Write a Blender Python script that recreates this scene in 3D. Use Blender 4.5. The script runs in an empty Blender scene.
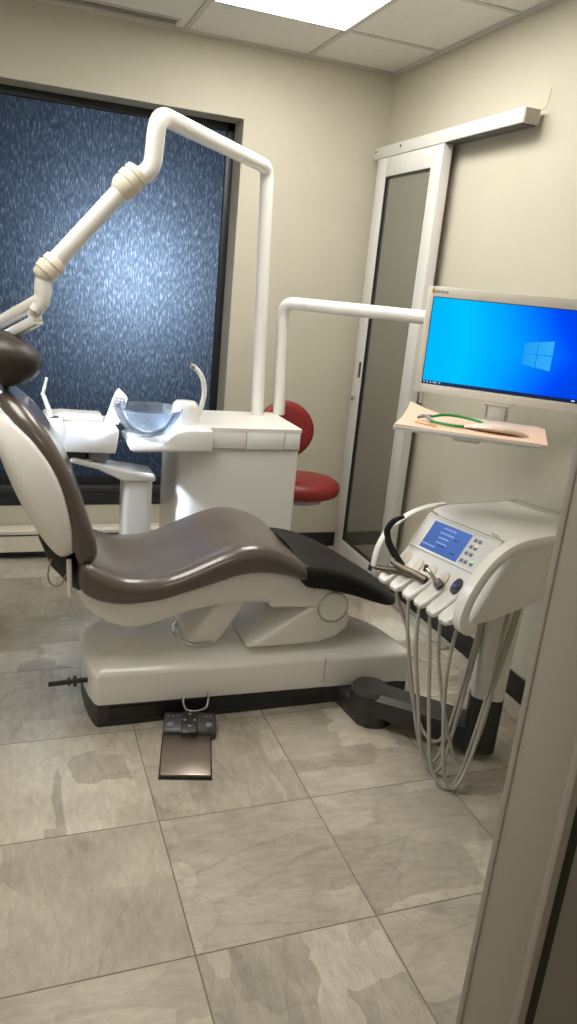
import bpy, bmesh, math, random
from mathutils import Vector, Matrix, noise
random.seed(4)
S = bpy.context.scene
C = S.collection
PI = math.pi

# ------------------------------------------------------------------ materials
def mat(name, col, rough=.5, metal=0., spec=.5, emit=None, estr=0., coat=0., bump=0., bscale=200., var=0., vscale=6.):
    m = bpy.data.materials.new(name); m.use_nodes = True
    nt = m.node_tree; b = nt.nodes['Principled BSDF']
    b.inputs['Base Color'].default_value = (*col, 1)
    b.inputs['Roughness'].default_value = rough
    b.inputs['Metallic'].default_value = metal
    b.inputs['Specular IOR Level'].default_value = spec
    b.inputs['Coat Weight'].default_value = coat
    b.inputs['Coat Roughness'].default_value = .12
    if emit:
        b.inputs['Emission Color'].default_value = (*emit, 1); b.inputs['Emission Strength'].default_value = estr
    tc = nt.nodes.new('ShaderNodeTexCoord')
    if bump:
        n = nt.nodes.new('ShaderNodeTexNoise'); n.inputs['Scale'].default_value = bscale; n.inputs['Detail'].default_value = 3
        nt.links.new(tc.outputs['Object'], n.inputs['Vector'])
        bp = nt.nodes.new('ShaderNodeBump'); bp.inputs['Strength'].default_value = bump; bp.inputs['Distance'].default_value = .002
        nt.links.new(n.outputs['Fac'], bp.inputs['Height']); nt.links.new(bp.outputs['Normal'], b.inputs['Normal'])
    if var:
        n = nt.nodes.new('ShaderNodeTexNoise'); n.inputs['Scale'].default_value = vscale; n.inputs['Detail'].default_value = 4
        nt.links.new(tc.outputs['Object'], n.inputs['Vector'])
        r = nt.nodes.new('ShaderNodeValToRGB')
        r.color_ramp.elements[0].position = .3; r.color_ramp.elements[1].position = .7
        r.color_ramp.elements[0].color = (*[c*(1-var) for c in col], 1); r.color_ramp.elements[1].color = (*[min(1, c*(1+var)) for c in col], 1)
        nt.links.new(n.outputs['Fac'], r.inputs['Fac']); nt.links.new(r.outputs['Color'], b.inputs['Base Color'])
    return m

M = {}
M['wall'] = mat('wall_paint', (.565, .53, .43), .6, bump=.15, bscale=120, var=.02)
M['ceil'] = mat('ceiling_tile', (.82, .80, .74), .85, bump=.5, bscale=160, var=.03, vscale=30)
M['tbar'] = mat('ceiling_grid_metal', (.60, .58, .53), .5)
M['white'] = mat('white_plastic', (.86, .845, .81), .28, coat=.25, var=.01)
M['cream'] = mat('cream_plastic', (.86, .835, .77), .35, coat=.1)
M['ivory'] = mat('ivory_rubber_and_cup_shade', (.80, .73, .60), .45)
M['leather'] = mat('brown_leatherette', (.098, .076, .063), .29, coat=.6, bump=.12, bscale=350, var=.04, vscale=20)
M['darkleather'] = mat('dark_brown_leatherette', (.035, .027, .022), .45, bump=.12, bscale=350)
M['blackvinyl'] = mat('black_vinyl', (.010, .009, .009), .5, spec=.3, bump=.12, bscale=350)
M['dark'] = mat('charcoal_plastic', (.035, .033, .033), .4, var=.05)
M['black'] = mat('black_plastic', (.012, .012, .012), .35)
M['blackrub'] = mat('black_rubber', (.018, .017, .016), .6)
M['frame_blk'] = mat('black_window_frame', (.018, .018, .02), .4)
M['frame_gry'] = mat('dark_grey_window_ledge', (.05, .05, .052), .35)
M['reveal'] = mat('window_reveal_paint', (.50, .46, .37), .55)
M['alu'] = mat('silver_aluminium', (.70, .695, .67), .42, metal=.1, var=.02)
M['alu2'] = mat('grey_aluminium', (.40, .37, .32), .4, metal=.3)
M['chrome'] = mat('chrome', (.75, .74, .72), .15, metal=1.)
M['steel'] = mat('bronze_tinted_steel', (.20, .16, .125), .48, metal=1.)
M['brush'] = mat('brushed_steel', (.42, .36, .31), .34, metal=.9, bump=.2, bscale=90)
M['hose'] = mat('grey_hose', (.42, .40, .355), .5)
M['red'] = mat('red_vinyl', (.26, .018, .018), .4, bump=.1, bscale=300)
M['heater'] = mat('heater_enamel', (.66, .62, .52), .45)
M['jamb'] = mat('grey_door_frame_paint', (.42, .395, .35), .45, bump=.1, bscale=300)
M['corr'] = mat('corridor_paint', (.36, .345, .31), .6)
M['gap_shade'] = mat('painted_gap_shade', (.03, .03, .025), .6)
M['paper'] = mat('peach_paper', (.82, .57, .40), .7, bump=.2, bscale=40)
M['pouch'] = mat('clear_pouch_film', (.82, .68, .55), .4, coat=.2)
M['green'] = mat('green_plastic', (.02, .30, .035), .35)
M['label'] = mat('dark_ink', (.08, .07, .06), .6)
M['orange'] = mat('orange_ink', (.70, .36, .07), .5)
M['greyink'] = mat('grey_ink', (.40, .38, .34), .6)
M['blueink'] = mat('blue_ink', (.10, .13, .33), .6)
M['button'] = mat('grey_button', (.42, .42, .44), .5)
M['mid'] = mat('grey_plastic', (.30, .30, .31), .4)
M['ledw'] = mat('warm_indicator', (1, .8, .5), .4, emit=(1, .75, .35), estr=1.6)
M['ledg'] = mat('green_indicator', (.3, 1, .3), .4, emit=(.35, 1, .35), estr=1.3)
M['bluebtn'] = mat('blue_grey_button', (.20, .24, .30), .35)
M['panel'] = mat('lamp_diffuser', (1, .95, .85), .5, emit=(1, .965, .895), estr=13.)
M['led'] = mat('lamp_led', (1, 1, 1), .3, emit=(.75, .87, 1), estr=12.)

def screen_material(name, stops, axis=0, strength=1.):
    m = bpy.data.materials.new(name); m.use_nodes = True; nt = m.node_tree; nt.nodes.clear()
    out = nt.nodes.new('ShaderNodeOutputMaterial')
    tc = nt.nodes.new('ShaderNodeTexCoord'); sp = nt.nodes.new('ShaderNodeSeparateXYZ')
    nt.links.new(tc.outputs['Generated'], sp.inputs[0])
    r = nt.nodes.new('ShaderNodeValToRGB')
    while len(r.color_ramp.elements) < len(stops): r.color_ramp.elements.new(.5)
    for e, (p, c) in zip(r.color_ramp.elements, stops): e.position = p; e.color = (*c, 1)
    nt.links.new(sp.outputs[axis], r.inputs['Fac'])
    e = nt.nodes.new('ShaderNodeEmission'); e.inputs['Strength'].default_value = strength
    nt.links.new(r.outputs['Color'], e.inputs['Color'])
    g = nt.nodes.new('ShaderNodeBsdfGlossy'); g.inputs['Roughness'].default_value = .3; g.inputs['Color'].default_value = (.03, .03, .03, 1)
    a = nt.nodes.new('ShaderNodeAddShader')
    nt.links.new(e.outputs[0], a.inputs[0]); nt.links.new(g.outputs[0], a.inputs[1]); nt.links.new(a.outputs[0], out.inputs[0])
    return m
M['unitscreen'] = screen_material('unit_screen_blue', [(0, (.07, .155, .46)), (1, (.10, .20, .54))], 0, .9)
M['scrtext'] = screen_material('unit_screen_text', [(0, (.32, .42, .75)), (1, (.32, .42, .75))], 0, 1.)
M['scrdark'] = screen_material('unit_screen_dark_text', [(0, (.03, .06, .25)), (1, (.03, .06, .25))], 0, 1.)
M['taskbar'] = screen_material('taskbar_navy', [(0, (.005, .03, .12)), (1, (.005, .012, .07))], 0, 1.)
M['icon'] = screen_material('taskbar_icon', [(0, (.55, .75, .9)), (1, (.55, .75, .9))], 0, 1.)
M['logo'] = screen_material('screen_window_light', [(0, (.01, .34, .92)), (1, (.03, .42, .95))], 0, 1.)

def wallpaper_material():
    m = bpy.data.materials.new('screen_wallpaper'); m.use_nodes = True; nt = m.node_tree; nt.nodes.clear()
    N = nt.nodes.new; L = nt.links.new
    out = N('ShaderNodeOutputMaterial'); tc = N('ShaderNodeTexCoord'); sp = N('ShaderNodeSeparateXYZ')
    L(tc.outputs['Object'], sp.inputs[0])           # x: along the width (m), z: up the height
    def math_(op, a, b=None):
        n = N('ShaderNodeMath'); n.operation = op
        for i, q in enumerate((a, b)):
            if q is None: continue
            if isinstance(q, (int, float)): n.inputs[i].default_value = q
            else: L(q, n.inputs[i])
        return n.outputs[0]
    r = N('ShaderNodeValToRGB')
    st = [(0, (0, .48, 1)), (.25, (0, .55, 1)), (.5, (0, .38, 1)), (.72, (0, .19, 1.)), (.88, (0, .075, .95)), (1, (0, .06, .8))]
    while len(r.color_ramp.elements) < len(st): r.color_ramp.elements.new(.5)
    for e, (p, c) in zip(r.color_ramp.elements, st): e.position = p; e.color = (*c, 1)
    t = math_('DIVIDE', sp.outputs[0], .526)
    # darker towards the top right and bottom right corners, a beam fanning left from the window mark
    dz = math_('ABSOLUTE', math_('SUBTRACT', sp.outputs[2], .145))
    t2 = math_('ADD', t, math_('MULTIPLY', math_('SUBTRACT', dz, .05), math_('MULTIPLY', t, 1.3)))
    L(t2, r.inputs['Fac'])
    e = N('ShaderNodeEmission'); L(r.outputs[0], e.inputs['Color']); e.inputs['Strength'].default_value = 1.0
    L(e.outputs[0], out.inputs[0])
    return m
M['wallpaper'] = wallpaper_material()

def floor_material():
    m = bpy.data.materials.new('slate_floor_tile'); m.use_nodes = True; nt = m.node_tree
    b = nt.nodes['Principled BSDF']; N = nt.nodes.new; L = nt.links.new
    tc = N('ShaderNodeTexCoord'); sp = N('ShaderNodeSeparateXYZ'); L(tc.outputs['Object'], sp.inputs[0])
    def ma(op, a, b_=None, c=None):
        n = N('ShaderNodeMath'); n.operation = op
        for i, q in enumerate((a, b_, c)):
            if q is None: continue
            if isinstance(q, (int, float)): n.inputs[i].default_value = q
            else: L(q, n.inputs[i])
        return n.outputs[0]
    P = .465
    tx = ma('DIVIDE', ma('SUBTRACT', sp.outputs[0], .392), P); ty = ma('DIVIDE', ma('SUBTRACT', sp.outputs[1], 1.323), P)
    fx = ma('FRACT', tx); fy = ma('FRACT', ty); ix = ma('FLOOR', tx); iy = ma('FLOOR', ty)
    ex = ma('MINIMUM', fx, ma('SUBTRACT', 1., fx)); ey = ma('MINIMUM', fy, ma('SUBTRACT', 1., fy))
    edge = ma('MINIMUM', ex, ey)
    g = N('ShaderNodeMapRange'); g.interpolation_type = 'SMOOTHSTEP'
    L(edge, g.inputs['Value']); g.inputs['From Min'].default_value = .0015; g.inputs['From Max'].default_value = .0055
    cmb = N('ShaderNodeCombineXYZ'); L(ix, cmb.inputs[0]); L(iy, cmb.inputs[1])
    wn = N('ShaderNodeTexWhiteNoise'); wn.noise_dimensions = '3D'; L(cmb.outputs[0], wn.inputs['Vector'])
    off = N('ShaderNodeVectorMath'); off.operation = 'SCALE'; L(wn.outputs['Color'], off.inputs[0]); off.inputs['Scale'].default_value = 20.
    pos = N('ShaderNodeVectorMath'); pos.operation = 'ADD'; L(tc.outputs['Object'], pos.inputs[0]); L(off.outputs[0], pos.inputs[1])
    rot = N('ShaderNodeVectorRotate'); rot.rotation_type = 'Z_AXIS'; L(pos.outputs[0], rot.inputs['Vector'])
    L(ma('MULTIPLY', ma('FLOOR', ma('MULTIPLY', wn.outputs['Value'], 4.)), PI/2), rot.inputs['Angle'])
    vec = rot.outputs[0]
    # split slate: layers broken into steps
    n1 = N('ShaderNodeTexNoise'); n1.inputs['Scale'].default_value = 2.0; n1.inputs['Detail'].default_value = 3.5; n1.inputs['Roughness'].default_value = .42
    n1.inputs['Distortion'].default_value = .25
    mp = N('ShaderNodeMapping'); mp.inputs['Scale'].default_value = (1., 1.9, 1); L(vec, mp.inputs['Vector']); L(mp.outputs[0], n1.inputs['Vector'])
    steps = 8.
    s = ma('MULTIPLY', n1.outputs['Fac'], steps); fl = ma('FLOOR', s); fr = ma('FRACT', s)
    sm = N('ShaderNodeMapRange'); sm.interpolation_type = 'SMOOTHSTEP'; L(fr, sm.inputs['Value']); sm.inputs['From Min'].default_value = .0; sm.inputs['From Max'].default_value = .10
    layer = ma('ADD', fl, sm.outputs[0])
    vs = N('ShaderNodeTexVoronoi'); vs.feature = 'F1'; vs.distance = 'CHEBYCHEV'; vs.inputs['Scale'].default_value = 2.7; vs.inputs['Randomness'].default_value = .9
    wn2 = N('ShaderNodeTexNoise'); wn2.inputs['Scale'].default_value = 9; wn2.inputs['Detail'].default_value = 4; L(vec, wn2.inputs['Vector'])
    w2 = N('ShaderNodeVectorMath'); w2.operation = 'MULTIPLY_ADD'; L(wn2.outputs['Color'], w2.inputs[0]); w2.inputs[1].default_value = (.11, .11, 0); L(mp.outputs[0], w2.inputs[2])
    fl3 = N('ShaderNodeVectorMath'); fl3.operation = 'MULTIPLY'; L(w2.outputs[0], fl3.inputs[0]); fl3.inputs[1].default_value = (1, 1, 0)
    L(fl3.outputs[0], vs.inputs['Vector'])
    slab = N('ShaderNodeSeparateXYZ'); L(vs.outputs['Color'], slab.inputs[0])
    # fine streaks
    n2 = N('ShaderNodeTexNoise'); n2.inputs['Scale'].default_value = 18; n2.inputs['Detail'].default_value = 8; n2.inputs['Roughness'].default_value = .65
    mp2 = N('ShaderNodeMapping'); mp2.inputs['Scale'].default_value = (1., 2.6, 1); mp2.inputs['Rotation'].default_value = (0, 0, .5)
    L(vec, mp2.inputs['Vector']); L(mp2.outputs[0], n2.inputs['Vector'])
    n3 = N('ShaderNodeTexNoise'); n3.inputs['Scale'].default_value = 5; n3.inputs['Detail'].default_value = 3; L(vec, n3.inputs['Vector'])
    # cracks / veins
    vo = N('ShaderNodeTexVoronoi'); vo.feature = 'DISTANCE_TO_EDGE'; vo.inputs['Scale'].default_value = 1.6; vo.inputs['Randomness'].default_value = .9
    wv = N('ShaderNodeVectorMath'); wv.operation = 'MULTIPLY_ADD'; L(n2.outputs['Color'], wv.inputs[0]); wv.inputs[1].default_value = (.16, .16, .16); L(vec, wv.inputs[2])
    L(fl3.outputs[0], vo.inputs['Vector'])
    cr = N('ShaderNodeMapRange'); L(vo.outputs['Distance'], cr.inputs['Value']); cr.inputs['From Min'].default_value = 0.; cr.inputs['From Max'].default_value = .010
    # colour
    v = ma('ADD', ma('MULTIPLY', slab.outputs[0], .24), ma('MULTIPLY', n2.outputs['Fac'], .50))
    v = ma('ADD', v, ma('MULTIPLY', n3.outputs['Fac'], .50)); v = ma('ADD', v, ma('MULTIPLY', wn.outputs['Value'], .10))
    r = N('ShaderNodeValToRGB'); el = r.color_ramp.elements
    el[0].position = .42; el[0].color = (.27, .238, .188, 1); el[1].position = 1.0; el[1].color = (.72, .66, .545, 1)
    e = el.new(.72); e.color = (.475, .43, .35, 1)
    L(v, r.inputs['Fac'])
    mx = N('ShaderNodeMix'); mx.data_type = 'RGBA'; mx.blend_type = 'MULTIPLY'; mx.inputs[0].default_value = 1.
    crk = N('ShaderNodeMapRange'); L(cr.outputs[0], crk.inputs['Value']); crk.inputs['To Min'].default_value = .86
    L(r.outputs[0], mx.inputs[6]); L(crk.outputs[0], mx.inputs[7])
    gm = N('ShaderNodeMix'); gm.data_type = 'RGBA'; L(g.outputs[0], gm.inputs[0]); gm.inputs[6].default_value = (.18, .155, .115, 1); L(mx.outputs[2], gm.inputs[7])
    L(gm.outputs[2], b.inputs['Base Color'])
    rg = N('ShaderNodeMapRange'); L(n2.outputs['Fac'], rg.inputs['Value']); rg.inputs['To Min'].default_value = .20; rg.inputs['To Max'].default_value = .46
    L(rg.outputs[0], b.inputs['Roughness']); b.inputs['Specular IOR Level'].default_value = .5
    h = ma('ADD', ma('ADD', ma('MULTIPLY', layer, .30), ma('MULTIPLY', slab.outputs[1], 1.6)), ma('MULTIPLY', n2.outputs['Fac'], 2.6)); h = ma('ADD', h, ma('MULTIPLY', cr.outputs[0], .25)); h = ma('ADD', h, ma('MULTIPLY', g.outputs[0], .8))
    bp = N('ShaderNodeBump'); bp.inputs['Strength'].default_value = .55; bp.inputs['Distance'].default_value = .004; L(h, bp.inputs['Height']); L(bp.outputs[0], b.inputs['Normal'])
    return m
M['floor'] = floor_material()

def rain_glass():
    m = bpy.data.materials.new('rain_textured_glass'); m.use_nodes = True; nt = m.node_tree; nt.nodes.clear(); N = nt.nodes.new; L = nt.links.new
    out = N('ShaderNodeOutputMaterial'); tc = N('ShaderNodeTexCoord')
    mp = N('ShaderNodeMapping'); mp.inputs['Scale'].default_value = (150, 1, 34); mp.inputs['Rotation'].default_value = (0, .10, 0); L(tc.outputs['Object'], mp.inputs['Vector'])
    n = N('ShaderNodeTexNoise'); n.inputs['Scale'].default_value = 1.; n.inputs['Detail'].default_value = 2.5; n.inputs['Distortion'].default_value = .4; L(mp.outputs[0], n.inputs['Vector'])
    r = N('ShaderNodeValToRGB'); el = r.color_ramp.elements
    el[0].position = .34; el[0].color = (.22, .25, .30, 1); el[1].position = .72; el[1].color = (.92, .95, 1., 1)
    e = el.new(.55); e.color = (.36, .41, .48, 1)
    L(n.outputs['Fac'], r.inputs['Fac'])
    tr = N('ShaderNodeBsdfTranslucent'); L(r.outputs[0], tr.inputs['Color'])
    bp = N('ShaderNodeBump'); bp.inputs['Strength'].default_value = .7; bp.inputs['Distance'].default_value = .004; L(n.outputs['Fac'], bp.inputs['Height'])
    gl = N('ShaderNodeBsdfGlossy'); gl.inputs['Roughness'].default_value = .22; gl.inputs['Color'].default_value = (.75, .8, .9, 1); L(bp.outputs[0], gl.inputs['Normal'])
    fr = N('ShaderNodeFresnel'); fr.inputs['IOR'].default_value = 1.5; L(bp.outputs[0], fr.inputs['Normal'])
    mx = N('ShaderNodeMixShader'); sc_ = N('ShaderNodeMath'); sc_.operation = 'MULTIPLY'; sc_.inputs[1].default_value = .03; L(fr.outputs[0], sc_.inputs[0]); L(sc_.outputs[0], mx.inputs[0]); L(tr.outputs[0], mx.inputs[1]); L(gl.outputs[0], mx.inputs[2]); L(mx.outputs[0], out.inputs[0])
    return m
M['rain'] = rain_glass()

def simple_nodes(name, fn):
    m = bpy.data.materials.new(name); m.use_nodes = True; nt = m.node_tree; nt.nodes.clear()
    out = nt.nodes.new('ShaderNodeOutputMaterial'); nt.links.new(fn(nt), out.inputs[0]); return m
def _clear(nt):
    t = nt.nodes.new('ShaderNodeBsdfTransparent'); return t.outputs[0]
M['clear'] = simple_nodes('clear_glass_back', _clear)
def _dark_glass(nt):
    d = nt.nodes.new('ShaderNodeBsdfDiffuse'); d.inputs['Color'].default_value = (.115, .112, .10, 1)
    g = nt.nodes.new('ShaderNodeBsdfGlossy'); g.inputs['Roughness'].default_value = .03; g.inputs['Color'].default_value = (.85, .86, .83, 1)
    x = nt.nodes.new('ShaderNodeMixShader'); x.inputs[0].default_value = .36
    nt.links.new(d.outputs[0], x.inputs[1]); nt.links.new(g.outputs[0], x.inputs[2]); return x.outputs[0]
M['doorglass'] = simple_nodes('dark_door_glass', _dark_glass)
def _bowl(nt):
    t = nt.nodes.new('ShaderNodeBsdfTransparent'); t.inputs['Color'].default_value = (.90, .94, .98, 1)
    g = nt.nodes.new('ShaderNodeBsdfGlossy'); g.inputs['Roughness'].default_value = .08
    tl = nt.nodes.new('ShaderNodeBsdfTranslucent'); tl.inputs['Color'].default_value = (.75, .85, 1, 1)
    lw = nt.nodes.new('ShaderNodeLayerWeight'); lw.inputs['Blend'].default_value = .18
    a = nt.nodes.new('ShaderNodeMixShader'); a.inputs[0].default_value = .36
    nt.links.new(t.outputs[0], a.inputs[1]); nt.links.new(tl.outputs[0], a.inputs[2])
    x = nt.nodes.new('ShaderNodeMixShader'); nt.links.new(lw.outputs['Fresnel'], x.inputs[0])
    nt.links.new(a.outputs[0], x.inputs[1]); nt.links.new(g.outputs[0], x.inputs[2]); return x.outputs[0]
M['bowlglass'] = simple_nodes('clear_bowl_glass', _bowl)

# ------------------------------------------------------------------ mesh helpers
def obj(name, bm, m, parent=None, angle=35, bevel=0., seg=2):
    if bevel:
        bm.normal_update()
        ed = [e for e in bm.edges if len(e.link_faces) == 2 and e.calc_face_angle(0) > math.radians(28)]
        bmesh.ops.bevel(bm, geom=ed, offset=bevel, segments=seg, affect='EDGES', profile=.5, clamp_overlap=True)
    bmesh.ops.recalc_face_normals(bm, faces=bm.faces)
    me = bpy.data.meshes.new(name); bm.to_mesh(me); bm.free()
    for p in me.polygons: p.use_smooth = True
    me.set_sharp_from_angle(angle=math.radians(angle))
    mats = m if isinstance(m, (list, tuple)) else [m]
    for q in mats: me.materials.append(M[q] if isinstance(q, str) else q)
    o = bpy.data.objects.new(name, me); C.objects.link(o)
    if parent is not None: attach(o, parent)
    return o
def attach(o, parent):
    o.parent = parent; o.matrix_parent_inverse = (WM.get(parent.name) or Matrix()).inverted()
WM = {}
def thing(name, label, cat, loc=(0, 0, 0), group=None):
    o = bpy.data.objects.new(name, None); C.objects.link(o); o.location = loc; o.empty_display_size = .05
    WM[o.name] = Matrix.Translation(loc)
    return tag(o, label, cat, group)
def tag(o, label, cat, group=None):
    o['label'] = label; o['category'] = cat
    if group: o['group'] = group
    return o
def struct(name, bm, m, parent=None, **k):
    o = obj(name, bm, m, parent, **k)
    if parent is None: o['kind'] = 'structure'
    return o
def B(): return bmesh.new()
def ident(p): return Vector(p)
def box(bm, x0, x1, y0, y1, z0, z1, f=ident):
    v = [bm.verts.new(f((x, y, z))) for x in (x0, x1) for y in (y0, y1) for z in (z0, z1)]
    for q in ((0, 1, 3, 2), (4, 6, 7, 5), (0, 4, 5, 1), (2, 3, 7, 6), (0, 2, 6, 4), (1, 5, 7, 3)): bm.faces.new([v[i] for i in q])
    return bm
def loft(bm, rings, caps=True, closed=True):
    R = [[bm.verts.new(p) for p in r] for r in rings]
    n = len(R[0])
    for a, b in zip(R, R[1:]):
        for i in range(n if closed else n-1):
            j = (i+1) % n; bm.faces.new((a[i], a[j], b[j], b[i]))
    if caps: bm.faces.new(R[0][::-1]); bm.faces.new(R[-1])
    return bm
def prism(bm, poly, f0, f1):
    return loft(bm, [[f0(p) for p in poly], [f1(p) for p in poly]])
def catmull(pts, n=6):
    pts = [Vector(p) for p in pts]
    if len(pts) < 3: return pts
    out = []
    P = [2*pts[0]-pts[1]] + pts + [2*pts[-1]-pts[-2]]
    for i in range(1, len(P)-2):
        for k in range(n):
            t = k/n; a, b, c, d = P[i-1], P[i], P[i+1], P[i+2]
            out.append(.5*((2*b)+(c-a)*t+(2*a-5*b+4*c-d)*t*t+(3*b-a-3*c+d)*t**3))
    out.append(pts[-1]); return out
def interp(xs, ys, x):
    if x <= xs[0]: return ys[0]
    for i in range(len(xs)-1):
        if x <= xs[i+1]:
            t = (x-xs[i])/(xs[i+1]-xs[i]); return ys[i]+(ys[i+1]-ys[i])*t
    return ys[-1]
def tube(bm, pts, r, n=12, smooth=6, caps=True):
    """round tube along pts; r a number or one radius per point"""
    rr = r if isinstance(r, (list, tuple)) else [r]*len(pts)
    P = catmull(pts, smooth) if smooth else [Vector(p) for p in pts]
    m = len(P)-1; k = len(pts)-1
    rad = [interp(list(range(k+1)), rr, i*k/m) for i in range(m+1)]
    t0 = (P[1]-P[0]).normalized(); up = Vector((0, 0, 1)) if abs(t0.z) < .9 else Vector((1, 0, 0))
    nrm = (up - t0*up.dot(t0)).normalized(); rings = []
    for i, p in enumerate(P):
        t = (P[min(i+1, m)]-P[max(i-1, 0)]).normalized()
        nrm = (nrm - t*nrm.dot(t)).normalized(); bi = t.cross(nrm)
        rings.append([p+rad[i]*(math.cos(a)*nrm+math.sin(a)*bi) for a in [2*PI*j/n for j in range(n)]])
    return loft(bm, rings, caps)
def corner(a, b, c, r, n=6):
    """points rounding the corner b between a and c"""
    a, b, c = Vector(a), Vector(b), Vector(c); p = b+(a-b).normalized()*r; q = b+(c-b).normalized()*r
    return [(1-t)**2*p+2*t*(1-t)*b+t*t*q for t in [i/n for i in range(n+1)]]
def lathe(bm, prof, ctr, n=32, f=None, caps=True):
    rings = []
    for r, z in prof:
        ring = []
        for j in range(n):
            a = 2*PI*j/n; p = Vector((r*math.cos(a), r*math.sin(a), z)); ring.append((f(p) if f else p)+Vector(ctr))
        rings.append(ring)
    return loft(bm, rings, caps)
def rrect(y0, y1, zb, zt, rb, rt, dish=0., n=5, edge=0.):
    """rounded rectangle in (y,z), optional dished top"""
    h = zt-zb; rt = min(rt, h*.62, (y1-y0)*.49); rb = min(rb, h*.36, (y1-y0)*.49); P = []
    def arc(cy, cz, r, a0, a1):
        for i in range(n+1):
            a = math.radians(a0+(a1-a0)*i/n); P.append((cy+r*math.cos(a), cz+r*math.sin(a)))
    arc(y1-rb, zb+rb, rb, -90, 0); arc(y1-rt, zt-rt, rt, 0, 90)
    for i in range(1, 8):
        t = i/8; y = (y1-rt)*(1-t)+(y0+rt)*t; P.append((y, zt - dish*math.sin(PI*t)**2))
    arc(y0+rt, zt-rt, rt, 90, 180); arc(y0+rb, zb+rb, rb, 180, 270)
    return P
def smooth_rows(rows, k=4):
    """catmull through rows of numbers"""
    out = []
    P = [[2*a-b for a, b in zip(rows[0], rows[1])]]+[list(r) for r in rows]+[[2*a-b for a, b in zip(rows[-1], rows[-2])]]
    for i in range(1, len(P)-2):
        for q in range(k):
            t = q/k; row = []
            for a, b, c, d in zip(P[i-1], P[i], P[i+1], P[i+2]):
                row.append(.5*(2*b+(c-a)*t+(2*a-5*b+4*c-d)*t*t+(3*b-a-3*c+d)*t**3))
            out.append(row)
    out.append(list(rows[-1])); return out
def text_mesh(name, s, size, origin, xdir, ydir, m, parent, extrude=.0004, align='LEFT'):
    cu = bpy.data.curves.new(name, 'FONT'); cu.body = s; cu.size = size; cu.extrude = extrude; cu.align_x = align
    o = bpy.data.objects.new(name, cu); C.objects.link(o)
    dg = bpy.context.evaluated_depsgraph_get(); me = bpy.data.meshes.new_from_object(o.evaluated_get(dg))
    bpy.data.objects.remove(o); bpy.data.curves.remove(cu)
    x = Vector(xdir).normalized(); y = Vector(ydir).normalized(); z = x.cross(y)
    T = Matrix((x, y, z)).transposed().to_4x4(); T.translation = Vector(origin); me.transform(T)
    me.materials.clear(); me.materials.append(M[m]); me.name = name
    o = bpy.data.objects.new(name, me); C.objects.link(o)
    if parent is not None: attach(o, parent)
    return o

# ------------------------------------------------------------------ the room
XW, YB, ZC, YF, XL = 1.89, 3.97, 2.57, .775, -1.30
WX0, WX1, WZ0, WZ1 = -.95, 1.112, .285, 2.245       # window opening
DX0, DX1, DZ = -.24, .80, 2.15                      # doorway towards the corridor
struct('floor', box(B(), XL-.1, XW+.12, -1.3, YB+.25, -.06, 0), 'floor')
struct('ceiling', box(B(), XL-.1, XW+.12, -1.3, YB+.25, ZC, ZC+.06), 'ceil')
bm = B(); W = .22
box(bm, XL-.1, WX0, YB, YB+W, 0, ZC); box(bm, WX1, XW+.12, YB, YB+W, 0, ZC); box(bm, WX0, WX1, YB, YB+W, 0, WZ0); box(bm, WX0, WX1, YB, YB+W, WZ1, ZC)
struct('wall_back', bm, 'wall')
struct('wall_right', box(B(), XW, XW+.12, -1.3, YB, 0, ZC), 'wall')
struct('wall_left', box(B(), XL-.1, XL, -1.3, YB, 0, ZC), 'wall')
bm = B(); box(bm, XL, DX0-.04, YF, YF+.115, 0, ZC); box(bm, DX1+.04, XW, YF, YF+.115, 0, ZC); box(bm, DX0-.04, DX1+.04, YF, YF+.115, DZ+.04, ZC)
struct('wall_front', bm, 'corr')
struct('wall_corridor', box(B(), XL, XW, -1.3, -1.2, 0, ZC), 'wall')
bm = B(); box(bm, XL, .95, YB-.012, YB, 0, .09); box(bm, .95, XW, YB-.012, YB, 0, .085)
struct('baseboard_back', bm, 'blackrub')
struct('baseboard_right', box(B(), XW-.012, XW, YF+.11, YB-.012, 0, .10), 'blackrub', bevel=.003)
struct('baseboard_left', box(B(), XL, XL+.012, YF+.11, YB-.012, 0, .10), 'blackrub', bevel=.003)
# ceiling grid
bm = B()
for x in (-1.03, -.42, .19, .80, 1.412): box(bm, x-.012, x+.012, YF+.11, YB, ZC-.006, ZC)
for y in (1.66, 2.275, 2.885, 3.495): box(bm, XL, XW, y-.012, y+.012, ZC-.0055, ZC+.001)
struct('trim_1', bm, 'tbar')
bm = B(); box(bm, XL, XW, YB-.02, YB, ZC-.012, ZC); box(bm, XW-.02, XW, YF+.11, YB, ZC-.0125, ZC)
struct('trim_2', bm, 'tbar')
# window
win = struct('window_1', B(), 'frame_blk')
fy = YB+.15
bm = B(); w = .042
box(bm, WX1-w, WX1, fy, YB+.21, WZ0, WZ1); box(bm, WX0, WX0+w, fy, YB+.21, WZ0, WZ1); box(bm, WX0, WX1, fy, YB+.21, WZ1-w, WZ1)
box(bm, WX0, WX1, fy-.012, YB+.21, WZ0+.055, WZ0+.10)
obj('window_frame', bm, 'frame_blk', win, bevel=.003)
obj('window_stop', box(B(), WX0, WX1, fy-.05, YB+.21, WZ0+.02, WZ0+.06), 'frame_gry', win, bevel=.006)
bm = B(); box(bm, WX0, WX1, YB-.004, fy, WZ0-.012, WZ0+.025)
obj('window_sill', bm, 'frame_blk', win, bevel=.004)
bm = B(); box(bm, WX1-.004, WX1+.0, YB-.001, fy, WZ0+.025, WZ1); box(bm, WX0, WX1, YB-.001, fy, WZ1-.004, WZ1)
obj('window_reveal', bm, 'reveal', win)
bm = B(); box(bm, WX0+.03, WX1-.03, YB+.175, YB+.183, WZ0+.08, WZ1-.03)
g = obj('glass_pane', bm, ['rain', 'clear'], win)
for p in g.data.polygons: p.material_index = 0 if p.normal.y < -.5 else 1
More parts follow.
